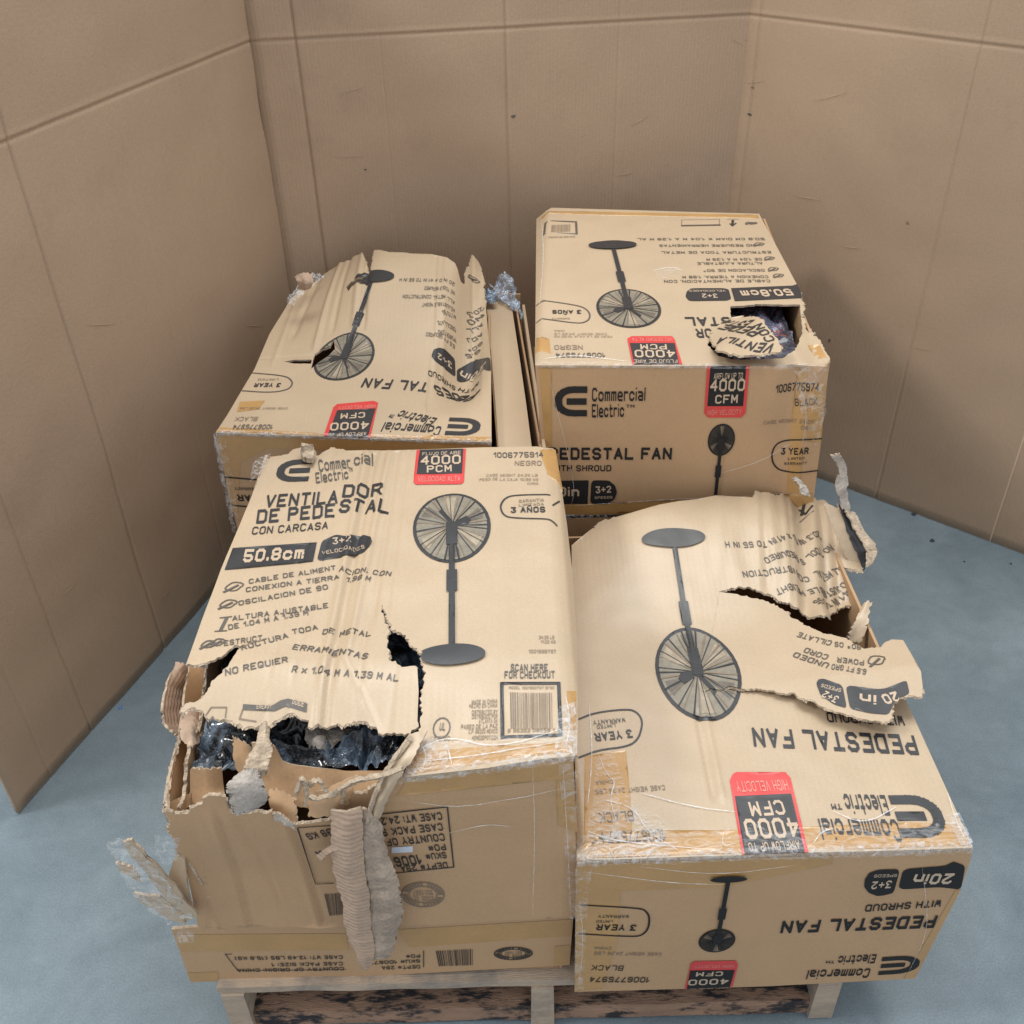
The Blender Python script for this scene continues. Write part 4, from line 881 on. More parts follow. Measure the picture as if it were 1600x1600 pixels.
def h_fr(u, v, cr_=1):
    k = sum(c(u, v) for c in _fr) * cr_
    k += .066 * sm(v, .42, .76) * sm(u, -.02, .20)
    k -= .055 * sm(u, .40, .52) * sm(v, .44, .56)
    k -= 1.1 * max(0, -u)
    k += .0016 * noise.noise(Vector((u * 8, v * 8, 7))) + .0007 * noise.noise(Vector((u * 24, v * 24, 3))) + .003 * noise.noise(Vector((u * 26, v * 7, 3))) * sm(v, .45, .6) * sm(u, .2, .3)
    return k
FRt.h = h_fr; FRt.hs = lambda u, v: h_fr(u, v, 0)
r0 = FRt.flat(1124, 924); r1 = FRt.flat(1096, 1081)
def h_tg(u, v):
    t = (v - r1[1]) / (r0[1] - r1[1]); t = min(max(t, 0), 1); ur = r1[0] + (r0[0] - r1[0]) * t
    x = max(0, u - ur)
    return h_fr(ur, v) * (1 - sm(x, 0, .2)) + .0004 + .040 * (x / .33) ** 1.3 * (1.25 - .6 * t) + .012 * math.sin(min(x / .33, 1.3) * 5) * sm(x, .12, .35) * .5 + .0025 * noise.noise(Vector((u * 30, v * 6, 9))) * sm(x, .03, .1)
FRg.h = h_tg
box2, _ = carton('fan box at front right with upside-down English print, back right corner ripped into loose flaps', FRt, .745, .345)
box2['group'] = 'damaged pedestal fan boxes'
fr_out = [(922, 828, T_), (938, 815, T_), (962, 808), (1000, 797), (1060, 783), (1118, 774), (1150, 776), (1177, 777, T_), (1180, 766, T_), (1200, 769, T_), (1217, 774, T_), (1236, 769, T_), (1252, 757, T_), (1266, 775, T_), (1287, 781, T_), (1296, 790, T_), (1315, 797, T_), (1330, 824, T_), (1356, 876, T_), (1349, 895, T_), (1326, 888, T_),
          (1319, 887, T_), (1328, 914, T_), (1336, 944, T_), (1311, 952, T_), (1289, 962, T_), (1259, 961, T_), (1246, 949, T_), (1217, 939, T_), (1202, 928, T_), (1180, 920, T_), (1165, 918, T_), (1124, 924), (1096, 1082, T_), (1180, 1078, T_), (1290, 1088, T_), (1412, 1086), (1519, 1322), (1519, 1325), (914, 1344), (901, 1345), (897, 1100), (893, 852)]
p3, fr_ol = panel('top_panel', FRt, fr_out, box2, th=.0042, seed=21, step=.005)
tg_out = [(1124, 925), (1150, 928, T_), (1180, 935, T_), (1210, 943, T_), (1232, 959, T_), (1255, 976, T_), (1296, 992, T_), (1322, 997, T_), (1345, 1011, T_), (1379, 1009, T_), (1392, 999), (1411, 1000), (1424, 1022), (1439, 1049), (1442, 1075, T_), (1441, 1088, T_), (1412, 1088, T_), (1397, 1097, T_), (1394, 1122, T_), (1379, 1130, T_), (1330, 1117, T_), (1300, 1109, T_), (1274, 1096, T_), (1255, 1091, T_), (1236, 1082, T_), (1199, 1079, T_), (1157, 1076, T_), (1124, 1079, T_), (1096, 1081)]
p4, tg_ol = panel('torn_tongue', FRg, tg_out, box2, th=.0042, seed=22, step=.005)
a = Art(FRt, box2, fr_ol, .005)
FN = ((1090, 1051), (1052, 842), .070, .108, .060, .022)
a.fan(*FN)
a.T('PEDESTAL FAN', (1427, 1149), (1174, 1137), .040, 'ink', 1.15)
a.T('WITH SHROUD', (1410, 1119), (1290, 1113), .021, 'ink', 1.0)
a.line([(905, 1124), (929, 1114), (981, 1108), (995, 1113), (1003, 1124), (1003, 1137), (997, 1156), (981, 1167), (936, 1172), (905, 1184)], .003, 'ink', 0, 'warranty_badge')
a.T('3 YEAR', (986, 1140), (928, 1146), .017, 'ink', 1.2, name='warranty_badge'); a.T('LIMITED', (961, 1131), (932, 1134), .007, 'ink_soft', .9, name='warranty_badge'); a.T('WARRANTY', (976, 1122), (926, 1126), .009, 'ink_soft', .9, name='warranty_badge')
for tx, p, q in [('20.3 IN D x 41 IN', (1278, 836), (1200, 844)), ('TO 55 IN H', (1197, 844), (1132, 847)), ('NO TOOL', (1296, 850), (1258, 868)), ('S REQUIRED', (1255, 870), (1193, 870)), ('ALL METAL', (1314, 880), (1269, 900)), ('CONSTRUCTION', (1262, 900), (1159, 893)),
                 ('ADJUSTAB', (1322, 904), (1278, 925)), ('LE HEIGHT', (1275, 925), (1210, 921)), ('41 IN TO 55', (1320, 921), (1268, 943))]:
    a.T(tx, p, q, .0135, 'ink_soft', 1.0)
a.line([(1253, 803), (1256, 790), (1262, 778)], .006, 'ink', 0, 'feature_icon'); a.line([(1250, 794), (1258, 806), (1268, 798)], .004, 'ink', 0, 'feature_icon'); a.line([(1250, 812), (1270, 806)], .0018, 'ink_soft', 0, 'feature_icon')
cfm(a, [(1145, 1210), (1150, 1207), (1227, 1207), (1235, 1216), (1265, 1340), (1161, 1345), (1140, 1220)], [(1148, 1245), (1236, 1241), (1259, 1340), (1165, 1344)], ((1243, 1278), (1160, 1281)), ((1221, 1251), (1168, 1254)), ((1247, 1314), (1168, 1318)), ((1228, 1219), (1148, 1222)), (.015, .034, .026, .020), ('AIRFLOW UP TO', 'CFM', 'HIGH VELOCITY'))
a.T('@', (1473, 1276), (1396, 1276), .074, 'ink', 1.3, va=.5, name='brand_logo')
a.T('Commercial', (1400, 1281), (1277, 1279), .038, 'ink', 1.0, name='brand_logo'); a.T('Electric', (1382, 1243), (1316, 1241), .036, 'ink', 1.0, name='brand_logo'); a.T('™', (1310, 1242), (1298, 1242), .026, 'ink', .9, name='brand_logo')
a.T('1006775974', (1038, 1296), (938, 1300), .020, 'ink_soft', .95); a.T('BLACK', (988, 1267), (935, 1270), .018, 'ink_soft', .8)
a.T('CASE WEIGHT 24.25 LBS', (1038, 1227), (930, 1234), .009, 'ink_faint', .9); a.T('CHINA', (957, 1218), (930, 1220), .009, 'ink_faint', .9)
a.build()
a = Art(FRg, box2, tg_ol, .005)
FC = a.uv
def fan_on(a2, src, spec):
    """the same fan print carried over a neighbouring piece: positions measured on the flat face"""
    old = a2.uv; a2.uv = lambda p: src.uv(p[0], p[1], True); a2.fan(*spec); a2.uv = old
fan_on(a, FRt, FN)
for tx, p, q in [('90° OS', (1345, 1008), (1304, 1003)), ('CILLATE', (1301, 1002), (1249, 988)), ('POWER', (1350, 1032), (1308, 1027)), ('CORD', (1296, 1024), (1260, 1012)), ('6.5 FT GRO', (1354, 1046), (1300, 1038)), ('UNDED', (1297, 1037), (1243, 1019))]:
    a.T(tx, p, q, .0135, 'ink_soft', 1.0)
icon_loop(a, (1369, 1032), .014)
a.poly([(1321, 1071), (1379, 1078), (1416, 1063), (1421, 1084), (1400, 1093), (1388, 1117), (1360, 1115), (1328, 1108)], 'ink', 0, 'size_badge'); a.T('20', (1399, 1081), (1375, 1087), .021, 'pale_ink', 1.3, 1, name='size_badge'); a.T('in', (1369, 1087), (1343, 1084), .021, 'pale_ink', 1.3, 1, name='size_badge')
a.poly([(1275, 1068), (1279, 1062), (1287, 1061), (1316, 1071), (1323, 1107), (1303, 1101), (1282, 1087)], 'ink', 0, 'size_badge'); a.T('SPEEDS', (1315, 1077), (1284, 1069), .008, 'pale_ink', .9, 1, name='size_badge'); a.T('3+2', (1312, 1090), (1290, 1080), .016, 'pale_ink', 1.1, 1, name='size_badge')
a.build()
quad_tape(FRt, box2, [(914, 1182), (978, 1172), (984, 1232), (988, 1296), (912, 1330)]); quad_tape(FRt, box2, [(1000, 1298), (1160, 1297), (1420, 1285), (1503, 1290), (1518, 1321), (914, 1341), (930, 1308)])
# ragged border of the tongue, pale and thick
# loose pieces at the far right
for k, (r_, ms) in enumerate([([[(1298, 712, 1.57), (1312, 708, 1.57)], [(1310, 734, 1.57), (1323, 730, 1.57)], [(1306, 762, 1.56), (1326, 766, 1.56)], [(1316, 796, 1.55), (1329, 802, 1.55)]], ('grey_torn', 'torn', 'inner')),
                             ([[(1309, 786, 1.56), (1322, 792, 1.56)], [(1323, 832, 1.53), (1339, 826, 1.53)], [(1341, 872, 1.50), (1355, 862, 1.50)], [(1349, 892, 1.49), (1360, 880, 1.49)]], ('ink', 'torn', 'inner')),
                             ([[(1320, 796, 1.55), (1337, 800, 1.55)], [(1335, 826, 1.52), (1352, 830, 1.52)], [(1352, 860, 1.49), (1371, 856, 1.49)], [(1352, 888, 1.47), (1363, 882, 1.47)]], ('torn', 'torn', 'torn')),
                             ([[(1346, 946, 1.36), (1354, 938, 1.36), (1363, 940, 1.36)], [(1334, 974, 1.32), (1344, 976, 1.32), (1357, 974, 1.32)], [(1322, 998, 1.30), (1336, 1004, 1.30), (1346, 1004, 1.30)]], ('kraft', 'torn', 'inner')),
                             ([[(1236, 746, 1.60), (1246, 744, 1.60)], [(1246, 758, 1.59), (1262, 762, 1.59)], [(1252, 772, 1.58), (1268, 778, 1.58)]], ('grey_torn', 'torn', 'torn')),
                             ([[(1285, 784, 1.57), (1312, 794, 1.56)], [(1306, 838, 1.53), (1330, 832, 1.53)], [(1330, 888, 1.50), (1350, 880, 1.50)]], ('kraft', 'torn', 'inner'))]):
    sheet('torn_flap', r_, box2, tuple(M[q] for q in ms), nu=10, nv=22, amp=.0035 if ms[0] != 'kraft' else .0012, freq=60, ja=.004, seed=70 + k)
# front panel
_f2 = [crease(FRf, (1000, 1350), (1010, 1400), .01, .001)]
fr_front = [(901, 1345), (914, 1344), (1519, 1324), (1516, 1345), (1500, 1392), (1462, 1464), (1430, 1529), (1200, 1541), (898, 1550)]
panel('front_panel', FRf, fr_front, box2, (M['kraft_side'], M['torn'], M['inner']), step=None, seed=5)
a = Art(FRf, box2)
a.line([(908, 1413), (1000, 1418), (1010, 1423), (1015, 1433), (1013, 1450), (1004, 1460), (990, 1463), (905, 1458)], .003, 'ink', 0, 'warranty_badge')
a.T('3 YEAR', (995, 1444), (933, 1443), .016, 'ink', 1.2, name='warranty_badge'); a.T('LIMITED', (958, 1437), (932, 1437), .006, 'ink_soft', .9, name='warranty_badge'); a.T('WARRANTY', (983, 1429), (935, 1428), .008, 'ink_soft', .9, name='warranty_badge')
a.T('CASE WEIGHT 24.25 LBS', (1034, 1488), (929, 1486), .009, 'ink_faint', .9); a.T('CHINA', (956, 1479), (929, 1478), .008, 'ink_faint', .9)
a.T('BLACK', (975, 1508), (925, 1507), .015, 'ink_soft', .85); a.T('1006775974', (1016, 1526), (922, 1525), .016, 'ink_soft', 1.05)
a.fan((1120, 1469), (1138, 1371), .028, .032, .0265, .0075, dark=True, pole=.0065)
cfm(a, [(1079, 1505), (1085, 1501), (1150, 1500), (1153, 1507), (1144, 1541), (1070, 1544)], [(1078, 1515), (1148, 1514), (1140, 1541), (1073, 1544)], ((1139, 1527), (1076, 1529)), ((1130, 1516), (1088, 1517)), ((1137, 1541), (1078, 1543)), ((1147, 1505), (1085, 1506)), (.002, .017, .013, .009), ('AIRFLOW UP TO', 'CFM', 'HIGH VELOCITY'))
a.poly([(1411, 1357), (1477, 1352), (1490, 1345), (1508, 1352), (1501, 1389), (1467, 1385), (1403, 1389)], 'ink', 0, 'size_badge'); a.T('20in', (1492, 1363), (1430, 1364), .026, 'pale_ink', 1.3, 1, name='size_badge')
a.poly([(1406, 1357), (1372, 1358), (1358, 1363), (1351, 1373), (1350, 1385), (1357, 1394), (1370, 1399), (1381, 1398), (1396, 1394)], 'ink', 0, 'size_badge'); a.T('3+2', (1394, 1374), (1363, 1376), .019, 'pale_ink', 1.1, 1, name='size_badge'); a.T('SPEEDS', (1402, 1364), (1366, 1365), .007, 'pale_ink', .9, 1, name='size_badge')
a.T('WITH SHROUD', (1472, 1405), (1353, 1413), .018, 'ink', 1.1); a.T('PEDESTAL FAN', (1466, 1429), (1223, 1438), .034, 'ink', 1.3)
a.T('@', (1436, 1505), (1373, 1509), .052, 'ink', 1.3, va=.5, name='brand_logo'); a.T('Electric', (1370, 1490), (1311, 1493), .026, 'ink', 1.0, name='brand_logo'); a.T('™', (1308, 1494), (1298, 1494), .018, 'ink', .9, name='brand_logo'); a.T('Commercial', (1361, 1512), (1263, 1515), .028, 'ink', 1.0, name='brand_logo')
a.build()
quad_tape(FRf, box2, [(903, 1350), (1300, 1336), (1300, 1350), (1130, 1385), (970, 1392), (965, 1470), (940, 1545), (898, 1548)]); quad_tape(FRf, box2, [(1493, 1390), (1501, 1390), (1430, 1528), (1412, 1529)])
wrap_strip(box2, FRt, FRf, [(902, 1345), (1150, 1336), (1350, 1330), (1519, 1324)], .008, .006, 'wrap_dense', seed=8, amp=.0025)
wrap_strip(box2, FRt, FRf, [(902, 1345), (1150, 1336), (1350, 1330), (1519, 1324)], .040, .010, 'wrap', seed=9, amp=.0018)
crumple('stretch_wrap', FRt, [(930, 1190), (955, 1170), (990, 1260), (1060, 1330), (920, 1340)], M['wrap'], box2, .001, .004, 16, seed=24)
crumple('stretch_wrap', FRt, [(920, 1270), (985, 1250), (1040, 1285), (1050, 1335), (915, 1342)], M['wrap'], box2, .002, .006, 28, seed=4)
crumple('stretch_wrap', FRt, [(1478, 1275), (1498, 1272), (1520, 1318), (1500, 1325)], M['wrap_dense'], box2, .002, .004, 30, seed=5)
crumple('stretch_wrap', FRf, [(898, 1352), (925, 1352), (915, 1450), (912, 1548), (897, 1550)], M['wrap'], box2, .003, .004, 30, seed=6)

def ridges(face, parent, lines, w_=.0011, hgt=.0011):
    for L_ in lines:
        q = chaikin([face.uv(*p) for p in L_], n=2); V = []; F = []
        for i, a_ in enumerate(q):
            b_ = q[min(i + 1, len(q) - 1)]; c_ = q[max(i - 1, 0)]; dx, dy = b_[0] - c_[0], b_[1] - c_[1]; l_ = math.hypot(dx, dy) + 1e-9
            t_ = math.sin(math.pi * min(1, max(0.05, i / (len(q) - 1)))) * .8 + .2
            for k, hh in ((-1, 0), (0, 1), (1, 0)): V.append(face.P(a_[0] - dy / l_ * w_ * k * t_, a_[1] + dx / l_ * w_ * k * t_, .0022 + hgt * hh * t_))
        for i in range(len(q) - 1):
            for k in (0, 1): z_ = i * 3 + k; F.append((z_, z_ + 1, z_ + 4, z_ + 3))
        mesh('stretch_wrap', V, F, M['film_ridge'], parent, smooth=True)
ridges(FRt, box2, [[(934, 1178), (948, 1212), (962, 1222), (952, 1250), (965, 1290)], [(940, 1250), (990, 1262), (1010, 1300), (1060, 1330)], [(918, 1300), (960, 1316), (1100, 1328)], [(1130, 1300), (1128, 1325), (1150, 1318)], [(1270, 1320), (1284, 1300), (1302, 1296)],
                   [(1300, 1268), (1350, 1290), (1400, 1262)], [(1480, 1240), (1492, 1280), (1506, 1310)], [(1000, 1240), (1080, 1262), (1150, 1270)], [(920, 1100), (926, 1180), (918, 1260)]])
ridges(FRf, box2, [[(912, 1360), (1050, 1378), (1130, 1380)], [(905, 1400), (912, 1470), (904, 1540)], [(1000, 1352), (1120, 1366), (1240, 1350)], [(1440, 1352), (1452, 1450), (1420, 1515)]], .0005, .0006)
ridges(FLt, box1, [[(650, 1175), (700, 1150), (780, 1172), (880, 1140)], [(655, 1192), (760, 1180), (890, 1160)], [(884, 1090), (892, 1130), (884, 1170)], [(700, 1170), (706, 1196)], [(648, 1150), (668, 1180), (660, 1204)]])
ridges(FLf, box1, [[(640, 1250), (720, 1262), (880, 1230)], [(832, 1195), (836, 1300), (832, 1430)], [(880, 1200), (886, 1300), (892, 1425)], [(700, 1300), (760, 1285), (800, 1290)]], .0005, .0006)

# ================================================================== BOX: back right
Z3 = .818
A3 = onz(842, 570, Z3); B3 = onz(1294, 573, Z3); BRt = Face(A3, B3, (0, 1, 0)); BRf = Face(A3, B3, (0, 0, 1)); BRg = Face(A3, B3, (0, 1, 0))
_br = [crease(BRt, (842, 380), (1200, 376), .004, -.0006), crease(BRt, (1228, 548), (1236, 572), .006, .003), crease(BRt, (1010, 400), (1016, 560), .004, -.0006), crease(BRt, (1235, 540), (1250, 572), .02, .006), crease(BRt, (1265, 520), (1280, 570), .015, -.006)]
def h_br(u, v): return sum(c(u, v) for c in _br) + .001 * noise.noise(Vector((u * 7, v * 7, 3))) - 1.0 * max(0, -u)
BRt.h = h_br
hg0 = BRt.flat(1108, 516); hg1 = BRt.flat(1150, 482)
def h_bg(u, v):
    dx, dy = hg1[0] - hg0[0], hg1[1] - hg0[1]; L = math.hypot(dx, dy); d = ((u - hg0[0]) * dy - (v - hg0[1]) * dx) / L
    return .0005 + .030 * sm(d, 0, .10) + .004 * math.sin(u * 60)
BRg.h = h_bg
box3, _ = carton('highest fan box at back right with a small ripped hole in its Spanish top', BRt, .775, .345)
box3['group'] = 'damaged pedestal fan boxes'
hole3 = [(1112, 519), (1142, 496), (1141, 479), (1180, 475), (1250, 476), (1254, 520), (1243, 547), (1222, 560), (1150, 562), (1122, 556), (1106, 540)]
br_out = [(843, 338), (1186, 334), (1252, 457, T_), (1258, 512, T_), (1272, 522, T_), (1297, 562, T_), (1290, 573), (842, 571), (836, 570), (838, 342)]
p5, br_ol = panel('top_panel', BRt, br_out, box3, th=.0042, seed=31, step=.012, holes=[hole3])
p6, bg_ol = panel('torn_flap', BRg, [(1110, 518), (1142, 496), (1160, 493, T_), (1180, 495, T_), (1200, 511, T_), (1212, 527, T_), (1221, 541, T_), (1219, 550, T_), (1180, 554, T_), (1138, 554, T_), (1121, 546, T_), (1110, 530, T_)], box3, th=.0042, seed=32, step=.008)
a = Art(BRt, box3, br_ol); a.holes = [[BRt.uv(*q) for q in hole3]]
a.step = .02
a.line([(852, 349), (900, 347), (901, 366), (850, 367), (852, 349)], .005, 'ink_soft', 0, 'barcode'); a.bars((862, 352), (892, 351), (892, 362), (861, 363), m='ink_faint')
a.T('SCAN HERE FOR CHECKOUT', (898, 369), (856, 370), .010, 'ink_faint', 1)
a.fan((982, 482), (957, 384), .066, .092, .056, .024)
a.line([(838, 478), (899, 477), (915, 482), (922, 491), (921, 499), (914, 504), (902, 506), (838, 505)], .003, 'ink_soft', 0, 'warranty_badge'); a.T('3 AÑOS', (908, 485), (863, 485), .017, 'ink', 1.2, name='warranty_badge'); a.T('GARANTIA', (890, 497), (862, 497), .008, 'ink_faint', 1, name='warranty_badge')
a.T('1006775974', (945, 552), (868, 552), .018, 'ink_soft', .95); a.T('NEGRO', (910, 540), (866, 540), .018, 'ink_faint', .8); a.T('PESO DE LA CAJA 10.99 KG', (956, 525), (866, 525), .008, 'ink_faint', .8); a.T('CASE WEIGHT 24.25 LB', (948, 521), (866, 521), .008, 'ink_faint', .8); a.T('CHINA', (882, 516), (866, 516), .008, 'ink_faint', .8)
cfm(a, [(980, 530), (987, 526), (1050, 526), (1054, 531), (1066, 570), (988, 570)], [(984, 537), (1054, 537), (1061, 570), (991, 570)], ((1054, 548), (991, 548)), ((1041, 539), (1000, 539)), ((1058, 563), (990, 563)), ((1050, 529), (987, 529)), (.013, .030, .022, .014), ('FLUJO DE AIRE', 'PCM', 'VELOCIDAD ALTA'))
a.poly([(1142, 451), (1238, 447), (1247, 444), (1254, 466), (1148, 471)], 'ink', 0, 'size_badge'); a.T('50.8cm', (1234, 452), (1155, 455), .034, 'pale_ink', 1.3, 1, name='size_badge')
a.poly([(1073, 456), (1080, 451), (1138, 451), (1143, 470), (1077, 471), (1071, 464)], 'ink', 0, 'size_badge'); a.T('3+2', (1120, 460), (1096, 460), .020, 'pale_ink', 1.1, 1, name='size_badge'); a.T('VELOCIDADES', (1133, 454), (1076, 454), .009, 'pale_ink', .9, 1, name='size_badge')
for tx, x1_, x0_, y_ in [('CABLE DE ALIMENTACION, CON', 1295, 720, 374), ('CONEXION A TIERRA, 1.98 M', 1285, 820, 351), ('OSCILACION DE 90°', 1265, 930, 316), ('ALTURA AJUSTABLE', 1255, 900, 278), ('DE 1.04 M A 1.39 M', 1250, 950, 256), ('ESTRUCTURA TODA DE METAL', 1300, 705, 218), ('NO REQUIERE HERRAMIENTAS', 1210, 695, 181), ('50.8 CM DIAM X 1.04 M A 1.39 M AL', 1265, 575, 146)]:
    a.T(tx, (830 + x1_ / 3.478, 330 + y_ / 3.478), (830 + x0_ / 3.478, 330 + (y_ + 2) / 3.478), .0135, 'ink_soft', .95)
for x_, y_ in ((1216, 431), (1208, 421), (1202, 404), (1186, 382)): icon_loop(a, (x_, y_), .011)
a.line([(1066, 353), (1124, 352)], .007, 'ink_soft', 0, 'info_badge'); a.line([(1065, 344), (1065, 353), (1124, 352), (1124, 343), (1065, 344)], .0016, 'ink_faint', 0, 'info_badge'); a.line([(1144, 353), (1145, 345)], .006, 'ink', 0, 'info_badge'); a.line([(1140, 350), (1145, 353), (1150, 349)], .003, 'ink', 0, 'info_badge'); icon_loop(a, (1170, 349), .008); icon_loop(a, (1178, 349), .007); a.line([(1136, 343), (1154, 343)], .0016, 'ink_soft', 0, 'info_badge')
a.T('STAL', (1141, 496), (1069, 496), .040, 'ink', 1.15); a.T('OR', (1111, 514), (1086, 514), .040, 'ink', 1.15)
a.build()
a = Art(BRg, box3, bg_ol, .008)
a.T('ESTA', (1180, 500), (1142, 500), .034, 'ink', 1.1); a.T('PEDE', (1196, 516), (1140, 508), .034, 'ink', 1.1); a.T('VENTILA', (1214, 538), (1126, 528), .036, 'ink', 1.1); a.T('CON', (1212, 532), (1190, 505), .018, 'ink', 1.0)
a.build()
quad_tape(BRt, box3, [(838, 528), (858, 530), (861, 553), (836, 553)]); quad_tape(BRt, box3, [(846, 340), (1184, 336), (1186, 341), (846, 344)]); quad_tape(BRt, box3, [(1262, 540), (1280, 538), (1292, 560), (1275, 560)])
sheet('torn_flap', [[(1262, 512, 1.86), (1268, 513, 1.86)], [(1250, 532, 1.83), (1276, 534, 1.83)], [(1240, 545, 1.81), (1284, 548, 1.81)]], box3, (M['grey_torn'], M['torn'], M['inner']), nu=12, nv=12, amp=.003, ja=.004, seed=80)
sheet('torn_flap', [[(1218, 550, 1.80), (1250, 548, 1.80), (1284, 548, 1.80)], [(1222, 560, 1.78), (1252, 562, 1.78), (1294, 562, 1.775)], [(1230, 572, 1.765), (1256, 574, 1.76), (1294, 574, 1.76)]], box3, (M['kraft'], M['torn'], M['inner']), nu=24, nv=12, amp=.006, freq=35, ja=.003, seed=81)
Fc = Face(A3 + Vector((.30, .01, -.045)), A3 + Vector((.54, .01, -.045)), (0, 1, 0))
bag3 = thing('plastic_bag', 'violet blue plastic film with red lines showing in the hole of the back right box', 'plastic bag', Fc.P(.1, .1, -.08))
bagmesh('film', Fc, 0, .22, 0, .32, 70, M['bag_violet'] if 'bag_violet' in M else M['bag_light'], bag3, .018, 12, 8)
def h_bf(u, v): return .008 * noise.noise(Vector((u * 20, v * 4, 6))) * sm(u, .40, .50) + .0012 * noise.noise(Vector((u * 6, v * 6, 6)))
BRf.h = h_bf
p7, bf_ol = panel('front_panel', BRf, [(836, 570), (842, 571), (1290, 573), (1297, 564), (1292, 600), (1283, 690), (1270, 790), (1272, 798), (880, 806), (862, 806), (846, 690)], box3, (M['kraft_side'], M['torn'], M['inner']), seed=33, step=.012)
a = Art(BRf, box3, None, .02)
a.T('@', (867, 627), (919, 627), .066, 'ink', 1.3, va=.5, name='brand_logo'); a.T('Commercial', (925, 627), (1008, 626), .030, 'ink', 1.0, name='brand_logo'); a.T('Electric', (925, 652), (975, 651), .030, 'ink', 1.0, name='brand_logo'); a.T('™', (977, 645), (987, 645), .018, 'ink', .8, name='brand_logo')
cfm(a, [(1105, 571), (1171, 571), (1165, 645), (1158, 652), (1106, 652), (1100, 645)], [(1110, 571), (1166, 571), (1161, 634), (1105, 634)], ((1109, 611), (1163, 610)), ((1117, 630), (1152, 629)), ((1115, 592), (1160, 591)), ((1105, 648), (1158, 647)), (.013, .026, .019, .012), ('AIRFLOW UP TO', 'CFM', 'HIGH VELOCITY'))
a.T('1006775974', (1212, 614), (1279, 611), .018, 'ink', 1); a.T('BLACK', (1242, 634), (1277, 632), .016, 'ink_soft', .8); a.T('CASE WEIGHT 24.25', (1193, 663), (1271, 661), .008, 'ink_faint', .9); a.T('CHINA', (1251, 671), (1269, 670), .008, 'ink_faint', .9)
a.T('PEDESTAL FAN', (858, 718), (1049, 718), .029, 'ink', 1.3); a.T('WITH SHROUD', (864, 736), (955, 736), .015, 'ink', 1.1)
a.fan((1127, 687), (1116, 790), .026, .037, .03, .008, dark=True, pole=.0065)
a.poly([(850, 751), (920, 750), (918, 787), (850, 787)], 'ink', 0, 'size_badge'); a.T('20in', (858, 775), (905, 775), .024, 'pale_ink', 1.3, 1, name='size_badge')
a.poly([(924, 750), (951, 750), (961, 758), (964, 769), (960, 780), (948, 787), (922, 787)], 'ink', 0, 'size_badge'); a.T('3+2', (931, 770), (955, 769), .017, 'pale_ink', 1.1, 1, name='size_badge'); a.T('SPEEDS', (929, 779), (957, 778), .006, 'pale_ink', .9, 1, name='size_badge')
a.line([(1283, 685), (1256, 686), (1223, 688), (1210, 696), (1205, 712), (1209, 727), (1222, 737), (1277, 735)], .003, 'ink', 0, 'warranty_badge'); a.T('3 YEAR', (1220, 710), (1263, 709), .016, 'ink', 1.2, name='warranty_badge'); a.T('WARRANTY', (1225, 726), (1261, 725), .007, 'ink_soft', .9, name='warranty_badge'); a.T('LIMITED', (1231, 718), (1257, 717), .006, 'ink_soft', .9, name='warranty_badge')
a.build()
quad_tape(BRf, box3, [(843, 574), (862, 576), (862, 700), (852, 700)]); quad_tape(BRf, box3, [(878, 788), (1100, 778), (1270, 770), (1272, 796), (880, 804)]); quad_tape(BRf, box3, [(1262, 600), (1290, 600), (1283, 690), (1262, 690)]); quad_tape(BRf, box3, [(1246, 578), (1262, 578), (1250, 772), (1228, 776), (1236, 660)])
crumple('stretch_wrap', BRf, [(1235, 576), (1292, 574), (1290, 640), (1275, 700), (1250, 640)], M['wrap'], box3, .003, .006, 36, seed=9)
sheet('crumpled_edge', [[(1226, 560, 1.79), (1250, 566, 1.77), (1274, 560, 1.78), (1298, 562, 1.77)], [(1230, 574, 1.76), (1252, 580, 1.75), (1276, 578, 1.75), (1294, 580, 1.755)], [(1234, 586, 1.765), (1254, 596, 1.755), (1274, 592, 1.755), (1290, 604, 1.76)]], box3, (M['kraft'], M['torn'], M['inner']), nu=28, nv=14, amp=.007, freq=34, ja=.003, seed=82)
wrap_strip(box3, BRt, BRf, [(838, 571), (1060, 572), (1285, 573)], .010, .004, 'wrap', seed=12, amp=.0012)
crumple('stretch_wrap', BRt, [(1020, 425), (1060, 418), (1066, 432), (1030, 440)], M['wrap'], box3, .001, .002, 20, seed=19)
ridges(BRt, box3, [[(846, 345), (850, 400), (843, 480)], [(850, 562), (900, 556), (980, 566)], [(1020, 424), (1050, 418), (1066, 424)]], .0009)
ridges(BRf, box3, [[(858, 590), (900, 760), (892, 790)], [(1120, 740), (1190, 720), (1240, 690)], [(1244, 590), (1262, 640), (1252, 700)], [(880, 790), (1000, 782), (1260, 770)]], .0005, .0006)
# box beneath it
C3 = Face(A3 + Vector((.012, -.006, -.350)), A3 + Vector((.545, -.006, -.350)), (0, 1, 0))
box3b, _ = carton('plain box under the back right box, mostly hidden behind the front boxes', C3, .76, .327)
panel('top_panel', C3, [(0, 0), (C3.L, 0), (C3.L, .76), (0, .76)], box3b, px=False, step=None)
C3f = Face(C3.O, C3.O + C3.U * C3.L, (0, 0, 1)); panel('front_panel', C3f, [(0, 0), (C3.L, 0), (C3.L, -.327), (0, -.327)], box3b, (M['kraft_side'], M['torn'], M['inner']), px=False, step=None)
wrap_strip(box3b, C3, C3f, [(880, 807), (940, 804), (1000, 800)], .006, .006, 'wrap_dense', seed=13, amp=.0015, n=30)

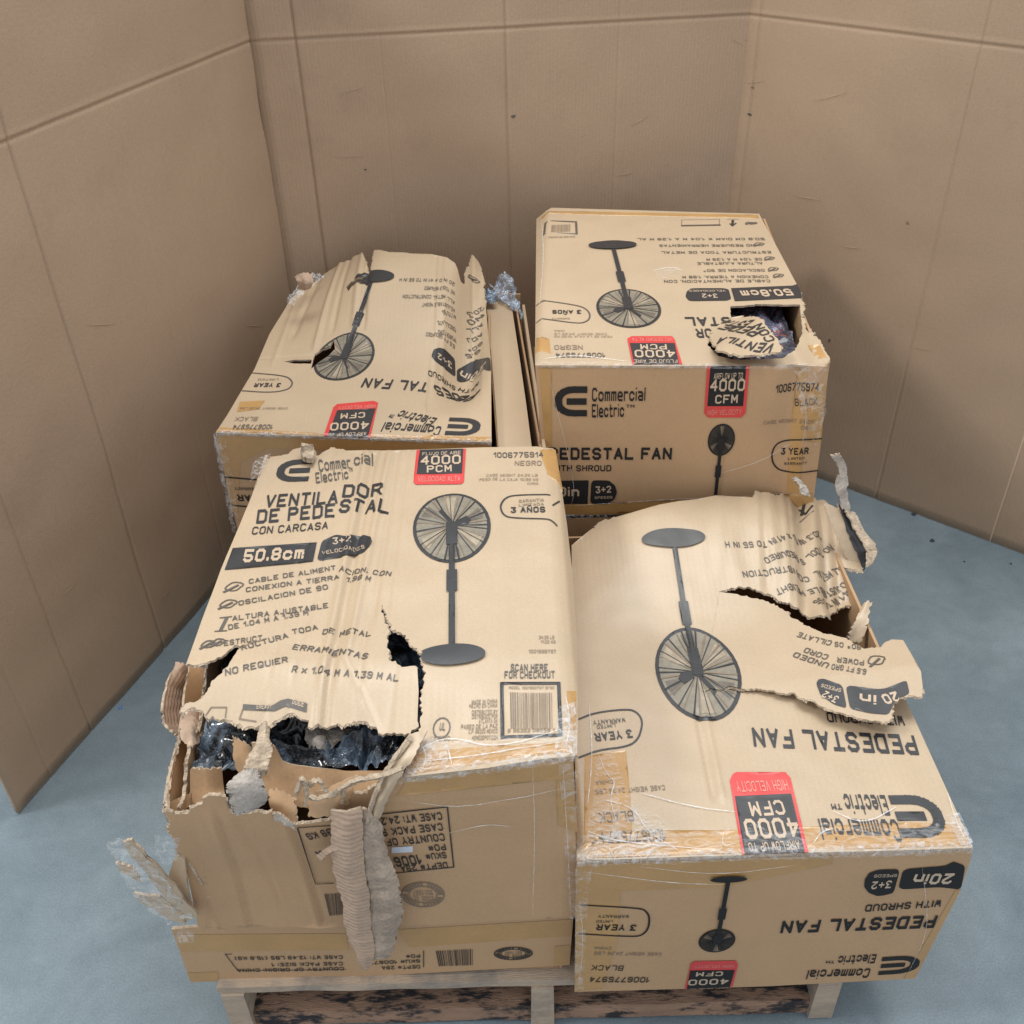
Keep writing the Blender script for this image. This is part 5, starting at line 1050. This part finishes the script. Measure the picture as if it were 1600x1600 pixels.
# ================================================================== BOX: back left
Z4 = .667
A4 = onz(337, 675, Z4); B4 = onz(768, 690, Z4); BLt = Face(A4, B4, (0, 1, 0)); BLf = Face(A4, B4, (0, 0, 1))
va_ = BLt.flat(712, 640); vb_ = BLt.flat(722, 440)
_bl = [crease(BLt, (578, 392), (556, 520), .010, .005), crease(BLt, (560, 395), (524, 520), .008, -.006), crease(BLt, (592, 396), (572, 520), .007, -.006), crease(BLt, (500, 436), (462, 520), .012, -.006), crease(BLt, (540, 410), (496, 540), .010, .006), crease(BLt, (470, 450), (430, 560), .008, .003),
       crease(BLt, (486, 560), (400, 560), .006, -.002), crease(BLt, (690, 400), (668, 640), .006, -.003), crease(BLt, (703, 406), (690, 600), .005, .003), crease(BLt, (740, 400), (738, 600), .005, -.003), crease(BLt, (758, 470), (752, 640), .005, .002), crease(BLt, (664, 640), (676, 686), .006, .003)]
def h_bl(u, v, cr_=1):
    uc = .462
    d = u - uc
    x = min(1, -d / .085 if d < 0 else d / .062); val = -.058 * sm(v, .07, .33) * (.5 + .5 * math.cos(math.pi * x))
    return .092 * sm(v, .20, .74) * sm(u, -.01, .22) * (1 - .4 * sm(u, .46, .54)) + val + cr_ * sum(c(u, v) for c in _bl) + .0015 * noise.noise(Vector((u * 8, v * 8, 5)))
BLt.h = h_bl; BLt.hs = lambda u, v: h_bl(u, v, 0)
box4, _ = carton('fan box at back left with a bulging humped top and upside-down English print', BLt, .70, .345, right=False)
box4['group'] = 'damaged pedestal fan boxes'
_q = BLt.O + BLt.U * .541 + BLt.V * .006; _v, _f, _g = boxgeo(_q - Vector((0, 0, .345)), BLt.U * -.066 + BLt.V * .60, BLt.U * .005, Vector((0, 0, .330)))
mesh('side_panel', _v, _f, M['kraft_side'], box4)
bl_out = [(337, 676), (354, 650), (398, 576), (421, 522), (452, 471, T_), (464, 456, T_), (485, 446, T_), (502, 433, T_), (526, 416, T_), (553, 400, T_), (566, 394, T_), (573, 410, T_), (577, 440, T_), (581, 410, T_), (584, 391, T_), (610, 394, T_), (641, 396), (674, 397), (698, 402), (711, 411), (715, 420), (720, 440, T_), (725, 444, T_), (729, 424, T_), (738, 398, T_), (749, 411, T_), (755, 434, T_), (759, 478), (767, 562), (768, 691)]
hole4 = [(486, 576), (491, 556), (503, 546), (516, 542), (521, 530), (524, 546), (512, 558), (497, 568)]
slit4 = [(443, 565), (460, 562), (487, 562), (486, 568), (460, 568)]
slit5 = [(541, 449), (548, 440), (562, 434), (574, 434), (566, 441), (550, 447), (544, 455)]
p8, bl_ol = panel('top_panel', BLt, bl_out, box4, th=.0042, seed=41, step=.005, amp=.002, holes=[hole4, slit4, slit5])
a = Art(BLt, box4, bl_ol, .005); a.holes = [[BLt.uv(*q) for q in hl] for hl in (hole4, slit4, slit5)]
a.fan((538, 559), (583, 433), .066, .088, .052, .024, tilt=0)
cfm(a, [(505, 684), (521, 637), (527, 632), (584, 627), (591, 630), (578, 687)], [(511, 684), (527, 642), (587, 639), (574, 687)], ((577, 659), (517, 662)), ((571, 645), (533, 647)), ((573, 676), (514, 678)), ((587, 633), (529, 636)), (.013, .030, .022, .014), ('AIRFLOW UP TO', 'CFM', 'HIGH VELOCITY'))
a.T('1006775974', (428, 664), (366, 664), .018, 'ink_soft', .95); a.T('BLACK', (404, 652), (369, 652), .016, 'ink_faint', .8); a.T('CASE WEIGHT 24.25 LBS', (450, 637), (376, 637), .008, 'ink_faint', .8)
a.line([(393, 583), (441, 587), (454, 592), (458, 601), (449, 610), (421, 614), (379, 611)], .003, 'ink_soft', 0, 'warranty_badge'); a.T('3 YEAR', (440, 599), (399, 599), .017, 'ink', 1.2, name='warranty_badge'); a.T('LIMITED', (436, 592), (404, 592), .008, 'ink_faint', 1, name='warranty_badge')
a.T('TAL FAN', (672, 600), (571, 591), .040, 'ink', 1.15); a.T('DES', (715, 616), (676, 601), .040, 'ink', 1.15); a.T('PE', (752, 608), (721, 619), .040, 'ink', 1.15)
a.T('WITH', (750, 594), (719, 606), .019, 'ink', 1.0); a.T('SHROUD', (712, 605), (670, 578), .019, 'ink', 1.0)
a.poly([(714, 577), (742, 560), (766, 559), (767, 582), (745, 582), (714, 597)], 'ink', 0, 'size_badge'); a.T('20in', (760, 565), (722, 579), .026, 'pale_ink', 1.3, 1, name='size_badge')
a.poly([(674, 555), (677, 547), (687, 544), (697, 548), (711, 562), (712, 590), (695, 577), (680, 565)], 'ink', 0, 'size_badge'); a.T('3+2', (706, 568), (684, 552), .018, 'pale_ink', 1.1, 1, name='size_badge')
for tx, p, q in [('20 IN D x 41 IN TO 55 IN H', (711, 443), (625, 435)), ('NO TOOLS REQUIRED', (711, 457), (664, 448)), ('ALL METAL CONSTRUCTION', (711, 472), (630, 461)), ('ADJUSTABLE HEIGHT', (711, 484), (660, 474)), ('41 TO 55', (711, 492), (690, 486)), ('OSCILLATE', (711, 512), (683, 502)), ('POWER CORD', (711, 528), (684, 516)), ('6.5 FT GROUNDED', (711, 540), (666, 520)),
                 ('20.3', (752, 480), (728, 488)), ('NO', (752, 492), (728, 500)), ('ALL', (752, 505), (728, 514)), ('ADJ', (752, 520), (728, 528)), ('90°', (752, 534), (728, 542)), ('6.5', (748, 546), (726, 553))]:
    a.T(tx, p, q, .0125, 'ink_soft', .95)
a.T('@', (750, 668), (697, 666), .066, 'ink', 1.3, va=.5, name='brand_logo'); a.T('Commercial', (691, 667), (602, 660), .036, 'ink', 1.0, name='brand_logo'); a.T('Electric™', (684, 654), (622, 640), .034, 'ink', 1.0, name='brand_logo')
icon_loop(a, (741, 437), .012)
a.build()
quad_tape(BLt, box4, [(344, 668), (500, 677), (766, 683), (767, 690), (338, 675)]); quad_tape(BLt, box4, [(375, 628), (414, 626), (404, 640), (370, 644)])
p9, _o = panel('front_panel', BLf, [(337, 676), (768, 691), (764, 760), (760, 830), (372, 832), (352, 745)], box4, (M['kraft_side'], M['torn'], M['inner']), step=None)
a = Art(BLf, box4)
a.line([(352, 745), (410, 750), (470, 752)], .0035, 'ink', 0, 'warranty_badge'); a.line([(363, 789), (395, 792), (450, 794)], .0035, 'ink', 0, 'warranty_badge'); a.T('3 YEAR', (430, 774), (370, 772), .017, 'ink', 1.2, name='warranty_badge'); a.T('LIMITED WARRANTY', (420, 762), (366, 760), .008, 'ink_soft', .9, name='warranty_badge')
a.build()
quad_tape(BLf, box4, [(340, 680), (768, 694), (766, 712), (420, 700), (376, 722), (372, 800), (362, 800), (352, 745)])
wrap_strip(box4, BLt, BLf, [(338, 676), (560, 684), (768, 691)], .006, .004, 'wrap_dense', seed=15, amp=.0025)
crumple('stretch_wrap', BLf, [(334, 672), (352, 680), (368, 760), (376, 830), (364, 830), (348, 745)], M['wrap'], box4, .003, .005, 40, seed=12)
sheet('stretch_wrap', [[(334, 662, 1.66), (338, 672, 1.66)], [(334, 690, 1.66), (341, 690, 1.66)], [(344, 745, 1.66), (352, 745, 1.66)], [(360, 825, 1.66), (368, 825, 1.66)]], box4, (M['wrap'],) * 3, nu=6, nv=26, th=.0006, amp=.004, freq=50, seed=90)
sheet('torn_flap', [[(460, 432, 2.25), (475, 426, 2.24), (489, 428, 2.24)], [(464, 440, 2.22), (478, 440, 2.20), (489, 440, 2.21)], [(466, 452, 2.22), (476, 454, 2.2), (486, 450, 2.21)]], box4, (M['flute'], M['torn'], M['inner']), nu=12, nv=12, amp=.004, ja=.004, seed=91)
sheet('stretch_wrap', [[(446, 472, 2.28), (460, 480, 2.26)], [(458, 452, 2.32), (474, 458, 2.30)], [(476, 436, 2.36), (492, 444, 2.34)], [(496, 424, 2.4), (508, 432, 2.38)]], box4, (M['wrap_dense'],) * 3, nu=10, nv=24, th=.0006, amp=.008, freq=50, seed=92, ja=.006)
# low support carton under it
C4 = Face(A4 + Vector((.005, .01, -.350)), A4 + Vector((.535, .01, -.350)), (0, 1, 0))
box4b, _ = carton('plain low box under the humped back left box, hidden behind the ripped one', C4, .68, .176)
panel('top_panel', C4, [(0, 0), (C4.L, 0), (C4.L, .68), (0, .68)], box4b, px=False, step=None)
C4f = Face(C4.O, C4.O + C4.U * C4.L, (0, 0, 1)); panel('front_panel', C4f, [(0, 0), (C4.L, 0), (C4.L, -.176), (0, -.176)], box4b, (M['kraft_side'], M['torn'], M['inner']), px=False, step=None)

# ================================================================== narrow open carton between the back boxes
Z5 = .640
D5 = Face(onz(779, 699, Z5), onz(842, 699, Z5), (0, 1, 0))
box5 = thing('narrow_carton', 'narrow unprinted cream carton standing open between the two back boxes', 'cardboard box', onz(812, 600, Z5) - Vector((0, 0, Z5 - .14)))
panel('top_panel', D5, [(779, 699), (775, 640), (768, 560), (760, 476), (772, 470), (792, 472), (800, 482), (812, 560), (822, 630), (831, 699)], box5, step=None, seed=51, frill=False)
V = []; F = []; G = []
def upright(pa, pb, z1, z0, th, m, name):
    a_ = onz(*pa, z1); b_ = onz(*pb, z1); u_ = (b_ - a_); n_ = Vector((u_.y, -u_.x, 0)).normalized() * th
    v, f, _ = boxgeo(Vector((a_.x, a_.y, z0)), u_, n_, Vector((0, 0, z1 - z0))); return mesh(name, v, f, M[m], box5)
upright((848, 699), (816, 476), .655, .141, .006, 'kraft', 'side_panel'); upright((843, 699), (806, 482), .640, .141, .004, 'inner', 'side_panel')
upright((777, 699), (759, 476), .630, .141, .004, 'kraft_side', 'side_panel')
upright((760, 474), (812, 474), .628, .141, .004, 'inner', 'back_panel')
upright((779, 701), (845, 701), .630, .141, .004, 'inner', 'front_panel')
cl = thing('plastic_film', 'pale blue bunch of plastic film sticking up behind the narrow cream carton', 'plastic film', onz(795, 470, .62))
sheet('film', [[(764, 438, 2.40), (772, 446, 2.40), (780, 428, 2.41), (790, 424, 2.41), (797, 436, 2.40)], [(770, 452, 2.38), (780, 454, 2.37), (788, 450, 2.37), (798, 452, 2.37), (806, 460, 2.37)], [(776, 468, 2.36), (786, 470, 2.34), (796, 470, 2.34), (806, 474, 2.34), (814, 480, 2.33)], [(792, 474, 2.33), (800, 480, 2.31), (805, 486, 2.30), (812, 492, 2.29), (818, 500, 2.28)]], cl, (M['bag_film'],) * 3, nu=30, nv=26, th=.0008, amp=.012, freq=40, ja=.012, seed=95)
bk = thing('plastic_bag', 'black plastic scrap showing between the humped box and the cream carton', 'plastic bag', onz(760, 470, .6))
sheet('film', [[(754, 450, 2.36), (772, 454, 2.36)], [(754, 462, 2.34), (776, 464, 2.34)], [(756, 474, 2.32), (776, 474, 2.32)]], bk, (M['bag'],) * 3, nu=14, nv=12, th=.0008, amp=.008, freq=40, seed=96)
# little bits on the floor
def bit(px, py, r, m, label, cat, seed):
    c = onz(px, py, .0); rnd = random.Random(seed); V = [c + Vector((0, 0, r * .8))]; n = 7
    for i in range(n): a_ = 2 * math.pi * i / n; rr = r * rnd.uniform(.6, 1.1); V.append(c + Vector((rr * math.cos(a_), rr * math.sin(a_), .0005)))
    for i in range(n): a_ = 2 * math.pi * i / n; V.append(c + Vector((r * .5 * math.cos(a_), r * .5 * math.sin(a_), r * .6)))
    F = [(1 + i, 1 + (i + 1) % n, 1 + n + (i + 1) % n, 1 + n + i) for i in range(n)] + [(0, 1 + n + i, 1 + n + (i + 1) % n) for i in range(n)]
    o = mesh('floor_scrap', V, F, M[m], loc=c); o['label'] = label; o['category'] = cat
    if cat == 'grit': o['group'] = 'dark specks on the floor by the right wall'
bit(188, 1106, .006, 'blue', 'tiny blue scrap on the floor beside the foot of the left cardboard wall', 'scrap', 1)
bit(1456, 845, .008, 'dark_bit', 'largest dark grit speck on the floor near the right cardboard wall', 'grit', 2)
bit(1507, 878, .004, 'dark_bit', 'small dark grit speck on the floor, middle one near the right wall', 'grit', 3)
bit(1579, 881, .004, 'dark_bit', 'small dark grit speck on the floor, rightmost one near the right wall', 'grit', 4)
bit(1428, 804, .008, 'dark_bit', 'dark bit of dirt lying against the foot of the right cardboard wall', 'grit', 5)
